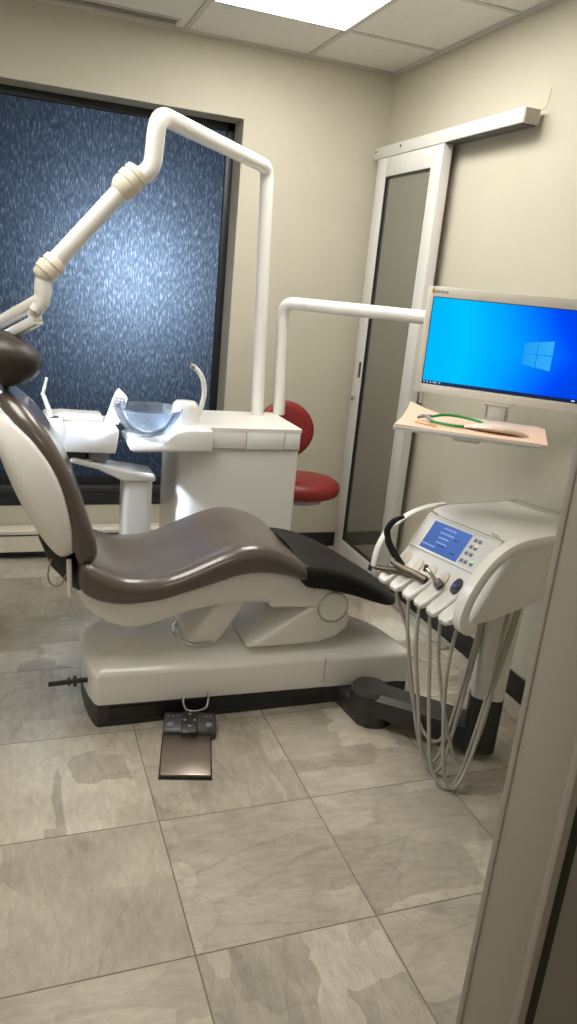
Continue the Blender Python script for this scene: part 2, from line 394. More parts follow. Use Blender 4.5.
# sliding glass door on the right wall
door = struct('door_1', B(), 'alu')
dx0, dx1, dy0, dy1, dz0, dz1 = 1.80, 1.848, 3.205, 3.855, .012, 2.14
gy0, gy1, gz0, gz1 = 3.298, 3.752, .115, 2.05
bm = B(); box(bm, dx0, dx1, dy0, gy0, dz0, dz1); box(bm, dx0, dx1, gy1, dy1, dz0, dz1); box(bm, dx0+.0006, dx1, gy0, gy1, gz1, dz1); box(bm, dx0+.0006, dx1, gy0, gy1, dz0, gz0)
obj('door_frame', bm, 'alu', door, bevel=.003)
bm = B(); k = .008
for a, b, c, d in ((gy0-.001, gy0+k, gz0, gz1), (gy1-k, gy1+.001, gz0, gz1), (gy0, gy1, gz0, gz0+k), (gy0, gy1, gz1-k, gz1)): box(bm, dx0+.004, dx0+.02, a, b, c, d)
obj('glass_gasket', bm, 'black', door)
obj('glass_pane', box(B(), dx0+.014, dx0+.022, gy0, gy1, gz0, gz1), 'doorglass', door)
obj('door_handle', box(B(), dx0-.004, dx0+.01, 3.768, 3.79, 1.04, 1.125), 'dark', door, bevel=.003)
bm = B(); lathe(bm, [(.002, -.018), (.012, -.016), (.013, .0)], (dx0, 3.80, .925), 16, lambda p: Vector((p.z, p.x, p.y)))
tube(bm, [(dx0-.014, 3.80, .925), (dx0-.022, 3.80, .925), (dx0-.024, 3.785, .922)], .004, 8)
obj('door_lock', bm, 'chrome', door)
bm = B(); box(bm, 1.80, 1.868, 2.645, 3.915, 2.143, 2.197); box(bm, 1.867, XW, 2.68, 3.90, 2.15, 2.19)
rail = struct('trim_3', bm, 'alu', bevel=.003)
obj('rail_end_cap', box(B(), 1.803, 1.866, 2.638, 2.646, 2.146, 2.194), 'alu2', rail)
bm = B(); box(bm, 1.806, 1.862, 2.65, 3.2, 2.138, 2.145)
obj('rail_channel', bm, 'dark', rail)
bm = B()
for y in (3.62, 3.89): lathe(bm, [(.0005, -.003), (.005, -.003), (.006, .001)], (1.80, y, 2.178), 12, lambda p: Vector((p.z, p.x, p.y)))
obj('screw', bm, 'dark', rail)
obj('loose_wire', tube(B(), [(1.86, 2.635, 2.19), (1.865, 2.615, 2.195), (1.868, 2.606, 2.215), (1.87, 2.602, 2.26)], .002, 6), 'alu2', rail)
struct('trim_4', box(B(), 1.842, XW, 3.868, 3.925, 0, 2.143), 'alu', bevel=.003)
bm = B(); box(bm, 1.80, 1.855, 2.60, 3.20, 0, .014); box(bm, 1.818, 1.836, 2.598, 3.202, .012, .020)
struct('trim_5', bm, 'alu2', bevel=.003)
# doorway frame in the foreground
bm = B(); ya, yb = .760, .896
box(bm, DX1, DX1+.04, ya+.008, yb, 0, DZ+.04); box(bm, DX1-.0015, DX1+.0155, ya-.004, ya+.012, 0, DZ+.05); box(bm, DX1-.003, DX1+.012, yb-.008, yb+.006, 0, DZ+.05)
struct('trim_6', bm, 'jamb', bevel=.002)
struct('shade_strip', box(B(), DX1+.0155, DX1+.045, ya+.006, ya+.0145, 0, DZ+.04), 'gap_shade')  # dark strip paints the shade in the gap beside the frame
bm = B(); box(bm, DX0-.04, DX0, ya, yb, 0, DZ+.04); box(bm, DX0, DX1, ya, yb, DZ, DZ+.04)
struct('trim_8', bm, 'jamb', bevel=.002)

# ceiling light and vent
def ceiling_light(x, y, label, lx=.61, ly=1.22):
    t = thing('ceiling_light', label, 'light', (x, y, ZC))
    bm = B(); a, b = lx/2, ly/2; w = .016
    box(bm, x-a, x-a+w, y-b, y+b, ZC-.009, ZC+.002); box(bm, x+a-w, x+a, y-b, y+b, ZC-.009, ZC+.002)
    box(bm, x-a+w, x+a-w, y-b, y-b+w, ZC-.009, ZC+.002); box(bm, x-a+w, x+a-w, y+b-w, y+b, ZC-.009, ZC+.002)
    obj('frame', bm, 'tbar', t)
    obj('diffuser', box(B(), x-a+w, x+a-w, y-b+w, y+b-w, ZC-.007, ZC-.001), 'panel', t)
    return t
ceiling_light(1.106, 2.885, 'bright white rectangular ceiling light panel set in the tiled ceiling')
t = thing('ceiling_vent', 'grey slotted linear air vent in the ceiling along the window wall', 'vent', (.3, 3.87, ZC))
bm = B(); x0, x1, y0v, y1v = -.46, .752, 3.822, 3.925
box(bm, x0, x1, y0v, y0v+.014, ZC-.008, ZC+.001); box(bm, x0, x1, y1v-.014, y1v, ZC-.008, ZC+.001); box(bm, x1-.014, x1, y0v+.014, y1v-.014, ZC-.008, ZC+.001); box(bm, x0, x0+.014, y0v+.014, y1v-.014, ZC-.008, ZC+.001)
obj('frame', bm, 'tbar', t)
obj('backing', box(B(), x0+.014, x1-.014, y0v+.014, y1v-.014, ZC-.003, ZC+.001), 'dark', t)
for i in range(2):
    yy = y0v+.034+i*.026; obj('slat', box(B(), x0+.014, x1-.014, yy, yy+.011, ZC-.008, ZC-.002), 'alu2', t)

# baseboard heater below the window
t = thing('baseboard_heater', 'long cream baseboard heater on the wall under the window', 'heater', (-.1, 3.93, 0))
hx0, hx1 = -1.25, .93
prof = [(YB-.014, .168), (3.905, .168), (3.893, .155), (3.893, .138), (3.900, .138), (3.900, .15), (YB-.014, .15)]
bm = B(); prism(bm, prof, lambda p: Vector((hx0, p[0], p[1])), lambda p: Vector((hx1, p[0], p[1]))); obj('top_cover', bm, 'heater', t)
prof = [(3.892, .045), (3.898, .122), (3.905, .128), (3.910, .122), (3.904, .045)]
bm = B(); prism(bm, prof, lambda p: Vector((hx0, p[0], p[1])), lambda p: Vector((hx1, p[0], p[1]))); obj('front_panel', bm, 'heater', t)
obj('back_plate', box(B(), hx0, hx1, YB-.028, YB-.0135, 0, .15), 'dark', t)
bm = B(); box(bm, hx0, hx1, 3.925, 3.945, .06, .11)
obj('heating_element', bm, 'dark', t)
bm = B(); box(bm, hx1, hx1+.012, 3.895, YB-.0135, 0, .168); obj('end_cap', bm, 'heater', t, bevel=.002)
obj('end_cap', box(B(), hx0-.012, hx0, 3.895, YB-.0135, 0, .168), 'heater', t, bevel=.002)

# ------------------------------------------------------------------ dental chair
ch = thing('dental_chair', 'brown leatherette reclining dental chair with white shell standing on the tiled floor', 'dental chair', (.8, 2.48, 0))
YC = 2.50
# white base
def base_ring(inset, z, xr=0.):
    P = [(.262, 2.30), (.275, 2.286), (1.40, 2.286), (1.452, 2.288), (1.462, 2.31), (1.458, 2.37), (1.435, 2.46), (1.38, 2.55), (1.29, 2.62), (1.15, 2.67), (.80, 2.69), (.50, 2.69), (.262, 2.68), (.243, 2.63), (.236, 2.54), (.238, 2.44), (.247, 2.36)]
    cx, cy = .8, 2.48; out = []
    n = len(P)
    for i, p in enumerate(P):
        a, b = Vector(P[i-1]), Vector(P[(i+1) % n]); t = (b-a).normalized(); nn = Vector((-t.y, t.x))
        q = Vector(p)+nn*inset
        out.append(Vector((q.x - (xr if q.x > 1.2 else 0)*((q.x-1.2)/.26), q.y, z if not callable(z) else z(q.x, q.y))))
    return out
def ztop(x, y):
    k = max(0, min(1, (x-1.1)/.36)); return .243 - .03*k*k
def base_in(t, dz):
    out = []
    for p in base_ring(0, .2):
        sx_ = max(.42, min(1.22, p.x)); q = Vector((sx_, 2.475, 0)); r_ = Vector((p.x, p.y, 0)).lerp(q, t); out.append(Vector((r_.x, r_.y, ztop(r_.x, r_.y)+dz)))
    return out
bm = B()
loft(bm, [base_in(.01, -.157), base_in(0, -.145), base_in(0, -.054), base_in(.012, -.044), base_in(.045, -.036), base_in(.25, -.012), base_in(.5, 0), base_in(1., .002)], caps=False)
obj('base', bm, 'white', ch, angle=40)
obj('base_seam', box(B(), 1.090, 1.093, 2.2848, 2.288, .092, .19), 'greyink', ch)
bm = B(); loft(bm, [base_ring(.006, 0.), base_ring(.006, .084)]); obj('base_plinth', bm, 'dark', ch)
bm = B(); box(bm, .31, 1.10, 2.2855, 2.295, .022, .072); obj('plinth_recess', bm, 'black', ch)
# lever at the head end
bm = B(); tube(bm, [(.255, 2.37, .142), (.118, 2.36, .142)], .0085, 12, 0)
lathe(bm, [(.009, -.006), (.019, -.005), (.019, .005), (.009, .006)], (.205, 2.367, .142), 16, lambda p: Vector((p.z, p.x, p.y)))
lathe(bm, [(.009, -.004), (.015, -.003), (.015, .003), (.009, .004)], (.185, 2.366, .142), 16, lambda p: Vector((p.z, p.x, p.y)))
obj('lever', bm, 'black', ch)
# lift arm
bm = B(); poly = [(.575, .235), (.70, .235), (.815, .42), (.70, .42)]
prism(bm, poly, lambda p: Vector((p[0], 2.37, p[1])), lambda p: Vector((p[0], 2.58, p[1]))); obj('lift_arm', bm, 'white', ch, bevel=.02, seg=4)
bm = B()
tube(bm, [(.637+.076*math.cos(a), 2.475+.118*math.sin(a), .247) for a in [2*PI*i/40 for i in range(41)]], .007, 8, 0, caps=False)
obj('lift_arm_collar', bm, 'chrome', ch)
# white seat shell
rows = [(.205, .585, .500, .13), (.225, .58, .435, .165), (.265, .56, .395, .19), (.33, .53, .360, .20), (.40, .52, .350, .205), (.48, .525, .368, .205), (.58, .56, .397, .205), (.70, .60, .412, .205), (.82, .61, .410, .205), (.92, .585, .40, .20), (1.0, .545, .392, .19)]
bm = B(); R = []
for x, zt, zb, hw in smooth_rows(rows, 3): R.append([Vector((x, y, z)) for y, z in rrect(YC-hw, YC+hw, zb, zt-.045, .06, .02)])
loft(bm, R); obj('seat_shell', bm, 'white', ch, angle=60)
# leg link with round hinge
bm = B(); poly = [(.86, .50), (.98, .505), (1.06, .485), (1.12, .44), (1.165, .39), (1.185, .335), (1.172, .295), (1.13, .262), (1.06, .243), (.78, .243), (1.02, .388), (.86, .395)]
prism(bm, poly, lambda p: Vector((p[0], 2.305, p[1])), lambda p: Vector((p[0], 2.69, p[1]))); obj('leg_link', bm, 'white', ch, bevel=.018, seg=3)
bm = B(); lathe(bm, [(.002, -.007), (.050, -.007), (.055, -.003), (.056, .012)], (1.105, 2.306, .388), 36, lambda p: Vector((p.x, p.z, p.y))); obj('hinge_cap', bm, 'white', ch)
bm = B(); tube(bm, [(1.105+.059*math.cos(a), 2.3035, .388+.059*math.sin(a)) for a in [2*PI*i/40 for i in range(41)]], .0016, 6, 0, caps=False); obj('hinge_gap', bm, 'greyink', ch)
# seat pad
rows = [(.205, .582, .528, .19), (.213, .600, .508, .215), (.235, .600, .490, .236), (.285, .572, .472, .248), (.36, .545, .462, .25), (.46, .545, .470, .25), (.53, .563, .488, .25), (.60, .592, .508, .25), (.67, .622, .530, .25), (.74, .643, .548, .25), (.82, .643, .550, .25), (.90, .616, .535, .247), (.945, .588, .52, .243), (.968, .566, .510, .238), (.978, .548, .515, .23)]
bm = B(); R = []
for x, zt, zb, hw in smooth_rows(rows, 3): R.append([Vector((x, y, z)) for y, z in rrect(YC-hw, YC+hw, zb, zt, .02, .042, .014 if .3 < x < .75 else .004)])
loft(bm, R); obj('seat_pad', bm, 'leather', ch, angle=60)
# black foot pad
rows = [(.965, .566, .500, .222), (.985, .566, .485, .226), (1.06, .552, .470, .222), (1.16, .517, .440, .210), (1.26, .465, .400, .190), (1.34, .418, .366, .160), (1.39, .386, .350, .125), (1.412, .370, .350, .095), (1.418, .362, .354, .08)]
bm = B(); R = []
for x, zt, zb, hw in smooth_rows(rows, 3): R.append([Vector((x, y, z)) for y, z in rrect(YC-.01-hw, YC-.01+hw, zb, zt, .012, .03, -.014)])
loft(bm, R); obj('foot_pad', bm, 'blackvinyl', ch, angle=60)
bm = B(); box(bm, .98, 1.13, 2.36, 2.62, .44, .475, lambda p: Vector((p[0], p[1], p[2]-(p[0]-.98)*.25))); obj('foot_pad_bracket', bm, 'black', ch, bevel=.008)
# backrest: rows along the length; local frame: L runs up the back, N to the sitter
b0, b1 = Vector((.235, .585)), Vector((-.035, 1.135)); L = (b1-b0).normalized(); Nn = Vector((L.y, -L.x))
def back(s, y, n): p = b0+L*s+Nn*n; return Vector((p.x, y, p.y))
#        s     n_front n_back halfwidth
rows = [(-.012, .010, -.012, .15), (-.002, .030, -.020, .185), (.03, .048, -.022, .214), (.09, .063, -.010, .226), (.16, .073, .014, .230), (.24, .082, .032, .230), (.33, .086, .038, .224), (.42, .078, .028, .206), (.49, .064, .006, .180), (.54, .046, -.008, .145), (.572, .026, -.008, .11), (.582, .012, -.002, .08)]
bm = B(); R = []
for s, nf, nb, hw in smooth_rows(rows, 3): R.append([back(s, y, z) for y, z in rrect(YC-hw, YC+hw, nb, nf, .02, .035, .012 if .05 < s < .5 else .0)])
loft(bm, R); obj('backrest_pad', bm, 'leather', ch, angle=60)
rows = [(.040, -.026, -.038, .12), (.046, -.020, -.052, .16), (.07, -.014, -.066, .200), (.12, .004, -.078, .222), (.19, .024, -.086, .233), (.27, .040, -.088, .234), (.35, .042, -.084, .227), (.43, .028, -.076, .208), (.49, .006, -.066, .180), (.53, -.008, -.054, .148), (.552, -.018, -.038, .11)]
bm = B(); R = []
for s, nf, nb, hw in smooth_rows(rows, 3): R.append([back(s, y, z) for y, z in rrect(YC-hw, YC+hw, nb, nf, .060, .012)])
loft(bm, R); obj('backrest_shell', bm, 'white', ch, angle=60)
# hinge bracket between back and seat
bm = B(); poly = [(.085, .675), (.165, .665), (.185, .585), (.232, .50), (.215, .478), (.185, .50), (.125, .57)]
prism(bm, poly, lambda p: Vector((p[0], 2.34, p[1])), lambda p: Vector((p[0], 2.66, p[1]))); obj('hinge_bracket', bm, 'dark', ch, bevel=.012, seg=3)
obj('cable_loop', tube(B(), [(.125, 2.34, .60), (.115, 2.335, .545), (.128, 2.335, .512), (.155, 2.335, .512), (.17, 2.34, .545)], .003, 8), 'alu2', ch)
obj('release_rod', tube(B(), [(.178, 2.325, .60), (.182, 2.325, .475)], .0085, 10, 0), 'cream', ch)
# headrest
hs, ha = [], math.radians(20)
hc = Vector((.0, 1.205)); HL = Vector((-math.sin(.32), math.cos(.32))); HN = Vector((HL.y, -HL.x))
def hd(s, y, n): p = hc+HL*s+HN*n; return Vector((p.x, y, p.y))
rows = [(-.084, .030, -.010, .06), (-.078, .062, -.030, .09), (-.056, .088, -.044, .118), (-.02, .094, -.050, .136), (.015, .078, -.050, .138), (.046, .050, -.048, .128), (.068, .020, -.04, .10), (.076, -.002, -.025, .06)]
bm = B(); R = []
for s, nf, nb, hw in smooth_rows(rows, 4): R.append([hd(s, y, z) for y, z in rrect(YC-hw, YC+hw, nb, nf, .03, .06, .006)])
loft(bm, R); obj('headrest', bm, 'darkleather', ch, angle=60)
bm = B(); box(bm, -.13, .06, 2.46, 2.54, -.008, .008, lambda p: hd(p[0]-.07, p[1], p[2]-.03)); obj('headrest_stem', bm, 'dark', ch, bevel=.004)

# foot control
fc = thing('foot_control', 'steel plate foot pedal with black switch panel on the floor before the chair', 'foot pedal', (.52, 2.06, 0))
def fp(p):  # slight turn
    a = math.radians(-13.5); x, y = p[0]-.527, p[1]-2.07; return Vector((.533+x*math.cos(a)-y*math.sin(a), 2.07+x*math.sin(a)+y*math.cos(a), p[2]))
bm = B(); box(bm, .447, .604, 1.955, 2.18, .006, .016, fp); obj('pedal_plate', bm, 'brush', fc, bevel=.003)
obj('pedal_base', box(B(), .443, .608, 1.950, 2.19, 0, .0065, fp), 'black', fc)
bm = B(); prism(bm, [(2.165, .0), (2.265, .0), (2.262, .045), (2.235, .055), (2.18, .036), (2.165, .026)], lambda p: fp((.445, p[0], p[1])), lambda p: fp((.622, p[0], p[1]))); obj('switch_panel', bm, 'dark', fc, bevel=.005)
bm = B(); prism(bm, [(2.155, .012), (2.25, .030), (2.25, .058), (2.235, .060), (2.155, .034)], lambda p: fp((.505, p[0], p[1])), lambda p: fp((.560, p[0], p[1]))); obj('rocker', bm, 'black', fc, bevel=.004)
def zpan(y): return .036+(y-2.18)*(.019/.055)
for x in (.468, .598):
    bm = B(); lathe(bm, [(.001, .006), (.010, .005), (.0135, .0)], fp((x, 2.192, zpan(2.192)-.001)), 16); obj('blue_button', bm, 'bluebtn', fc)['label'] = 'round blue-grey button'
for x in (.460, .476, .588, .604): obj('panel_mark', lathe(B(), [(.0005, .002), (.003, .001), (.0035, 0)], fp((x, 2.225, zpan(2.225))), 10), 'mid', fc)
for dx, dy in ((0, .024), (0, -.024), (.017, 0), (-.017, 0)):
    bm = lathe(B(), [(.0005, .002), (.005, .0012), (.006, 0)], fp((.5325+dx, 2.205+dy, .034+(2.205+dy-2.155)*(.026/.08)+.0005)), 10)
    obj('rocker_mark', bm, 'mid', fc)
obj('carry_loop', tube(B(), [(.565, 2.279, .10), (.562, 2.275, .075), (.572, 2.262, .052), (.607, 2.255, .047), (.640, 2.262, .052), (.651, 2.275, .075), (.650, 2.279, .10)], .0042, 10), 'chrome', fc)

# ------------------------------------------------------------------ spittoon unit
su = thing('spittoon_unit', 'white spittoon cabinet with a glass bowl standing behind the dental chair', 'spittoon', (.9, 3.06, 0))
bm = B(); pl = []
def plan(x0, x1, y0, y1, rl, rr, n=6):
    P = []
    for cx, cy, r, a0 in ((x1-rr, y0+rr, rr, -90), (x1-.01, y1-.01, .01, 0), (x0+.01, y1-.01, .01, 90), (x0+rl, y0+rl, rl, 180)):
        for i in range(n+1):
            a = math.radians(a0+90*i/n); P.append((cx+r*math.cos(a), cy+r*math.sin(a)))
    return P
P = plan(.645, 1.150, 2.905, 3.28, .07, .012)
prism(bm, P, lambda p: Vector((p[0], p[1], .0)), lambda p: Vector((p[0], p[1], .832))); obj('cabinet_body', bm, 'white', su, angle=25)
bm = B(); P = plan(.645, 1.150, 2.90, 3.285, .05, .012)
prism(bm, P, lambda p: Vector((p[0], p[1], .835)), lambda p: Vector((p[0], p[1], .905))); prism(bm, plan(.642, 1.155, 2.896, 3.29, .05, .014), lambda p: Vector((p[0], p[1], .9055)), lambda p: Vector((p[0], p[1], .92)))
obj('cabinet_top', bm, 'white', su, angle=25)
for a, b in ((.762, .912), (1.078, 1.147)):
    obj('drawer_front', box(B(), a+.001, b-.001, 2.897, 2.90, .837, .9045), 'white', su, bevel=.0006)
dr = obj('drawer', box(B(), .9145, 1.0755, 2.8955, 2.90, .8345, .9045), 'white', su, bevel=.0008)
bm = B(); box(bm, .763, 1.148, 2.8975, 2.902, .832, .8365); box(bm, .9125, .9145, 2.8965, 2.901, .836, .904); box(bm, 1.0755, 1.0775, 2.8965, 2.901, .836, .904); box(bm, .759, .763, 2.8965, 2.901, .834, .904)
obj('drawer_gap', bm, 'greyink', su)
# bowl arm: a block with a hollow, reaching left
bm = B(); poly = [(.44, .835), (.452, .826), (.76, .832), (.76, .918), (.655, .918), (.612, .908), (.578, .872), (.55, .862), (.47, .862), (.445, .868), (.432, .86)]
prism(bm, poly, lambda p: Vector((p[0], 2.845, p[1])), lambda p: Vector((p[0], 3.08, p[1]))); obj('bowl_arm', bm, 'white', su, bevel=.008, seg=3)
bm = B(); bc = (.517, 2.93, 0); prof = [(.002, .874), (.04, .876), (.075, .890), (.103, .918), (.120, .950), (.129, .978), (.132, .986), (.129, .988), (.126, .980), (.116, .952), (.099, .921), (.072, .895), (.038, .881), (.002, .879)]
bw = obj('bowl', lathe(bm, prof, bc, 48), 'bowlglass', su, angle=60); bw['label'] = 'clear glass bowl'
bm = B(); lathe(bm, [(.05, .858), (.056, .862), (.05, .8735), (.02, .8735)], (.517, 2.93, 0), 28); obj('bowl_seat', bm, 'white', su)
bm = B(); loft(bm, [[Vector((.668+hx*math.cos(a), 2.965+hy*math.sin(a), z)) for a in [2*PI*i/28 for i in range(28)]] for z, hx, hy in ((.915, .060, .052), (.95, .056, .049), (.985, .052, .046), (1.003, .048, .042), (1.012, .038, .034))])
obj('cup_holder', bm, 'white', su, angle=60)
bm = B(); tube(bm, [(.722, 2.965, .955), (.738, 2.965, 1.01), (.742, 2.965, 1.055), (.733, 2.965, 1.10), (.71, 2.965, 1.135), (.690, 2.965, 1.148)], [.011, .011, .0105, .010, .0095, .009], 12); obj('water_spout', bm, 'white', su)
bm = B(); tube(bm, [(.696, 2.965, 1.147), (.680, 2.963, 1.150)], .0105, 12, 0); obj('spout_tip', bm, 'mid', su)

# operating lamp on its tall pole
ol = thing('operating_lamp', 'white jointed dental lamp arm on a tall pole rising from the spittoon cabinet', 'lamp', (1.045, 3.21, .92))
pb, pt, el = Vector((1.052, 3.21, .92)), Vector((1.003, 3.19, 1.935)), Vector((.428, 2.466, 1.935))
bm = B(); tube(bm, [pb, pb+(pt-pb)*.45]+corner(pb, pt, el, .055)+[pt+(el-pt)*.35], .0275, 20, 0); obj('pole', bm, 'white', ol)
bm = B(); lathe(bm, [(.028, .0), (.028, .004)], pb+(pt-pb)*.915, 24); obj('pole_ring', bm, 'cream', ol)
bm = B(); dn = Vector((.417, 2.466, 1.775)); j1 = Vector((.360, 2.466, 1.752))
tube(bm, [pt+(el-pt)*.35, pt+(el-pt)*.7]+corner(pt, el, dn, .055)+[el+(dn-el)*.55]+corner(el, dn, j1, .04)+[j1], .0275, 20, 0); obj('swing_arm', bm, 'white', ol)
ad = (Vector((.113, 2.466, 1.461))-j1)
def along(a, b, t): return Vector(a)+(Vector(b)-Vector(a))*t
def collar(bm, a, b, prof, n=24): tube(bm, [along(a, b, t) for t, r in prof], [r for t, r in prof], n, 0)
j2 = Vector((.113, 2.466, 1.461))
bm = B(); collar(bm, j1+ad.normalized()*-.03, j1+ad.normalized()*.06, [(0, .026), (.06, .037), (.24, .040), (.26, .036), (.3, .036), (.32, .041), (.54, .041), (.56, .037), (.6, .037), (.62, .040), (.8, .039), (1, .030)]); obj('joint_collar', bm, 'ivory', ol)
bm = B(); tube(bm, [j1+ad*.10, j1+ad*.9], .027, 20, 0); obj('spring_arm', bm, 'white', ol)
obj('arm_slot', box(B(), -.001, .001, -.004, .004, -.05, .05, lambda p: (j1+ad*.52)+ad.normalized()*p[2]*1.+Vector((.0205, -.0175, -.001))+Vector((p[0]*3, 0, -p[0]*3))), 'greyink', ol)
bm = B(); collar(bm, j2+ad.normalized()*-.055, j2+ad.normalized()*.025, [(0, .027), (.1, .034), (.3, .036), (.33, .033), (.38, .033), (.41, .037), (.68, .037), (.71, .033), (.9, .030), (1, .022)]); obj('joint_collar', bm, 'ivory', ol)
bm = B(); j3 = Vector((.102, 2.466, 1.375)); tube(bm, [j2, j2+Vector((-.006, 0, -.03)), along(j2, j3, .6), j3, j3+Vector((-.018, 0, -.03))], [.024, .025, .026, .024, .02], 18); obj('end_elbow', bm, 'white', ol)
bm = B()
y0_, y1_ = Vector((.088, 2.475, 1.345)), Vector((-.082, 2.735, 1.215)); yd = (y1_-y0_).normalized(); ys = Vector((0, 0, 1)).cross(yd).normalized(); yu = yd.cross(ys)
q = lambda p: y0_+yd*p[0]+ys*p[1]+yu*p[2]
box(bm, -.035, .30, -.018, .018, .010, .042, q); box(bm, .0, .22, -.016, .016, -.040, -.008, q); box(bm, -.005, .03, -.015, .015, -.03, .02, q); box(bm, .275, .305, -.018, .018, .01, .09, q)
obj('yoke', bm, 'white', ol, bevel=.006)
bm = B()
lathe(bm, [(.02, .05), (.07, .048), (.105, .030), (.115, .0), (.108, -.018), (.100, -.022)], (0, 0, 0), 36, lambda p: Vector((-.150, 2.80, 1.312))+Matrix.Rotation(-.90, 3, 'Y') @ p)
obj('lamp_head', bm, 'white', ol)
bm = B(); lathe(bm, [(.01, -.020), (.098, -.020), (.098, -.0235), (.01, -.0235)], (0, 0, 0), 32, lambda p: Vector((-.150, 2.80, 1.312))+Matrix.Rotation(-.90, 3, 'Y') @ p)
obj('lamp_lens', bm, 'led', ol)

# monitor arm
ma_ = thing('tube_bracket', 'shorter white tube arm from the spittoon cabinet reaching behind the monitor', 'bracket', (1.165, 3.25, .92))
a0, a1, a2 = Vector((1.168, 3.25, .92)), Vector((1.143, 3.25, 1.413)), Vector((1.66, 2.56, 1.42))
bm = B(); tube(bm, [a0, along(a0, a1, .4), along(a0, a1, .78)], .027, 20, 0); obj('upright_tube', bm, 'white', ma_)
bm = B(); tube(bm, [along(a0, a1, .782)]+corner(a0, a1, a2, .06)+[along(a1, a2, .16)], .0272, 20, 0); obj('elbow', bm, 'white', ma_)
bm = B(); tube(bm, [along(a1, a2, .162), along(a1, a2, .5), a2], .027, 20, 0); obj('cross_tube', bm, 'white', ma_)
bm = B(); lathe(bm, [(.03, -.05), (.034, -.045), (.034, .045), (.03, .05)], a2, 20)
obj('pivot', bm, 'white', ma_)
mdir, mnor = Vector((.7563, -.6542, 0)), Vector((-.6542, -.7563, 0)); TL = Vector((1.373, 2.395, 0))
def mon(u, n, z): return TL+mdir*u+mnor*n+Vector((0, 0, z))
bm = B(); pm = mon(.28, -.09, 1.36); tube(bm, [a2, Vector((pm.x, pm.y, 1.40))], .02, 14, 0); obj('short_link', bm, 'white', ma_)
bm = B(); box(bm, .24, .32, -.10, -.078, 1.10, 1.44, lambda p: mon(*p)); obj('mount_plate', bm, 'cream', ma_, bevel=.004)

# monitor
mo = thing('monitor', 'white framed widescreen monitor showing a blue desktop above the tray shelf', 'monitor', mon(.28, -.03, 1.1))
f = lambda p: mon(*p)
bm = B(); s0, s1, t0, t1 = .013, .540, 1.203, 1.500; u0, u1, z0, z1 = -.009, .561, 1.171, 1.534
for a, b, c, d in ((u0, s0, z0, z1), (s1, u1, z0, z1), (s0, s1, z0, t0), (s0, s1, t1, z1)): box(bm, a, b, -.035, .0, c, d, f)
obj('bezel', bm, 'cream', mo, bevel=.002)
bm = B(); box(bm, u0+.004, u1-.004, -.045, -.034, z0+.004, z1-.004, f); box(bm, .08, .47, -.078, -.045, 1.22, 1.47, f); obj('back_cover', bm, 'cream', mo, bevel=.004)
bm = B(); k = .0022
for a, b, c, d in ((s0, s0+k, t0, t1), (s1-k, s1, t0, t1), (s0, s1, t0, t0+k), (s0, s1, t1-k, t1)): box(bm, a, b, -.006, -.0005, c, d, f)
obj('screen_border', bm, 'black', mo)
me = bpy.data.meshes.new('screen'); bm = B(); box(bm, 0, s1-s0, -.002, .002, 0, t1-t0); bm.to_mesh(me); bm.free(); me.materials.append(M['wallpaper'])
sc = bpy.data.objects.new('screen', me); C.objects.link(sc)
sc.matrix_world = Matrix.Translation(mon(s0, -.006, t0)) @ Matrix.Rotation(math.atan2(mdir.y, mdir.x), 4, 'Z')
WM['screen'] = sc.matrix_world.copy(); attach(sc, mo)
sc['label'] = 'glowing blue desktop screen'
bm = B(); box(bm, s0+k, s1-k, -.0043, -.0035, t0+k, t0+.0125, f); obj('taskbar', bm, 'taskbar', sc)
for i, uu in enumerate((.006, .017, .029, .040, .048, .061)): obj('taskbar_icon', box(B(), s0+uu, s0+uu+(.0045 if i != 3 else .006), -.0036, -.0032, t0+.005, t0+.0095, f), 'icon', sc)
obj('taskbar_icon', box(B(), s1-.02, s1-.009, -.0036, -.0032, t0+.005, t0+.009, f), 'icon', sc)
# four panes of the window mark, seen in perspective on the screen
TLc, TRc, BRc, BLc = (.341, 1.381), (.434, 1.395), (.434, 1.297), (.341, 1.310)
bm = B()
def lg(s, t): 
    a = (TLc[0]*(1-s)+TRc[0]*s, TLc[1]*(1-s)+TRc[1]*s); b = (BLc[0]*(1-s)+BRc[0]*s, BLc[1]*(1-s)+BRc[1]*s); return (a[0]*(1-t)+b[0]*t, a[1]*(1-t)+b[1]*t)
for sa, sb in ((0, .455), (.485, 1)):
    for ta, tb in ((0, .485), (.515, 1)):
        q = [lg(sa, ta), lg(sb, ta), lg(sb, tb), lg(sa, tb)]
        prism(bm, q, lambda p: mon(p[0], -.0038, p[1]), lambda p: mon(p[0], -.0033, p[1]))
obj('window_mark', bm, 'logo', sc)
bm = B(); box(bm, .006, .015, -.0005, .0006, 1.5115, 1.5255, f); obj('maker_badge', bm, 'orange', mo)
text_mesh('maker_name', 'sirona', .0185, mon(.0165, .0002, 1.5125), mdir, (0, 0, 1), 'label', mo)
bm = B(); lathe(bm, [(.0005, .0015), (.002, .001), (.0025, 0)], mon(.318, 0, 1.186), 10, lambda p: mdir*p.x+Vector((0, 0, p.y))+mnor*p.z); obj('power_light', bm, 'ledg', mo)
bm = B(); box(bm, .235, .335, -.05, -.004, 1.158, 1.172, f); box(bm, .255, .315, -.045, -.015, 1.105, 1.16, f); obj('stand_neck', bm, 'cream', mo, bevel=.004)

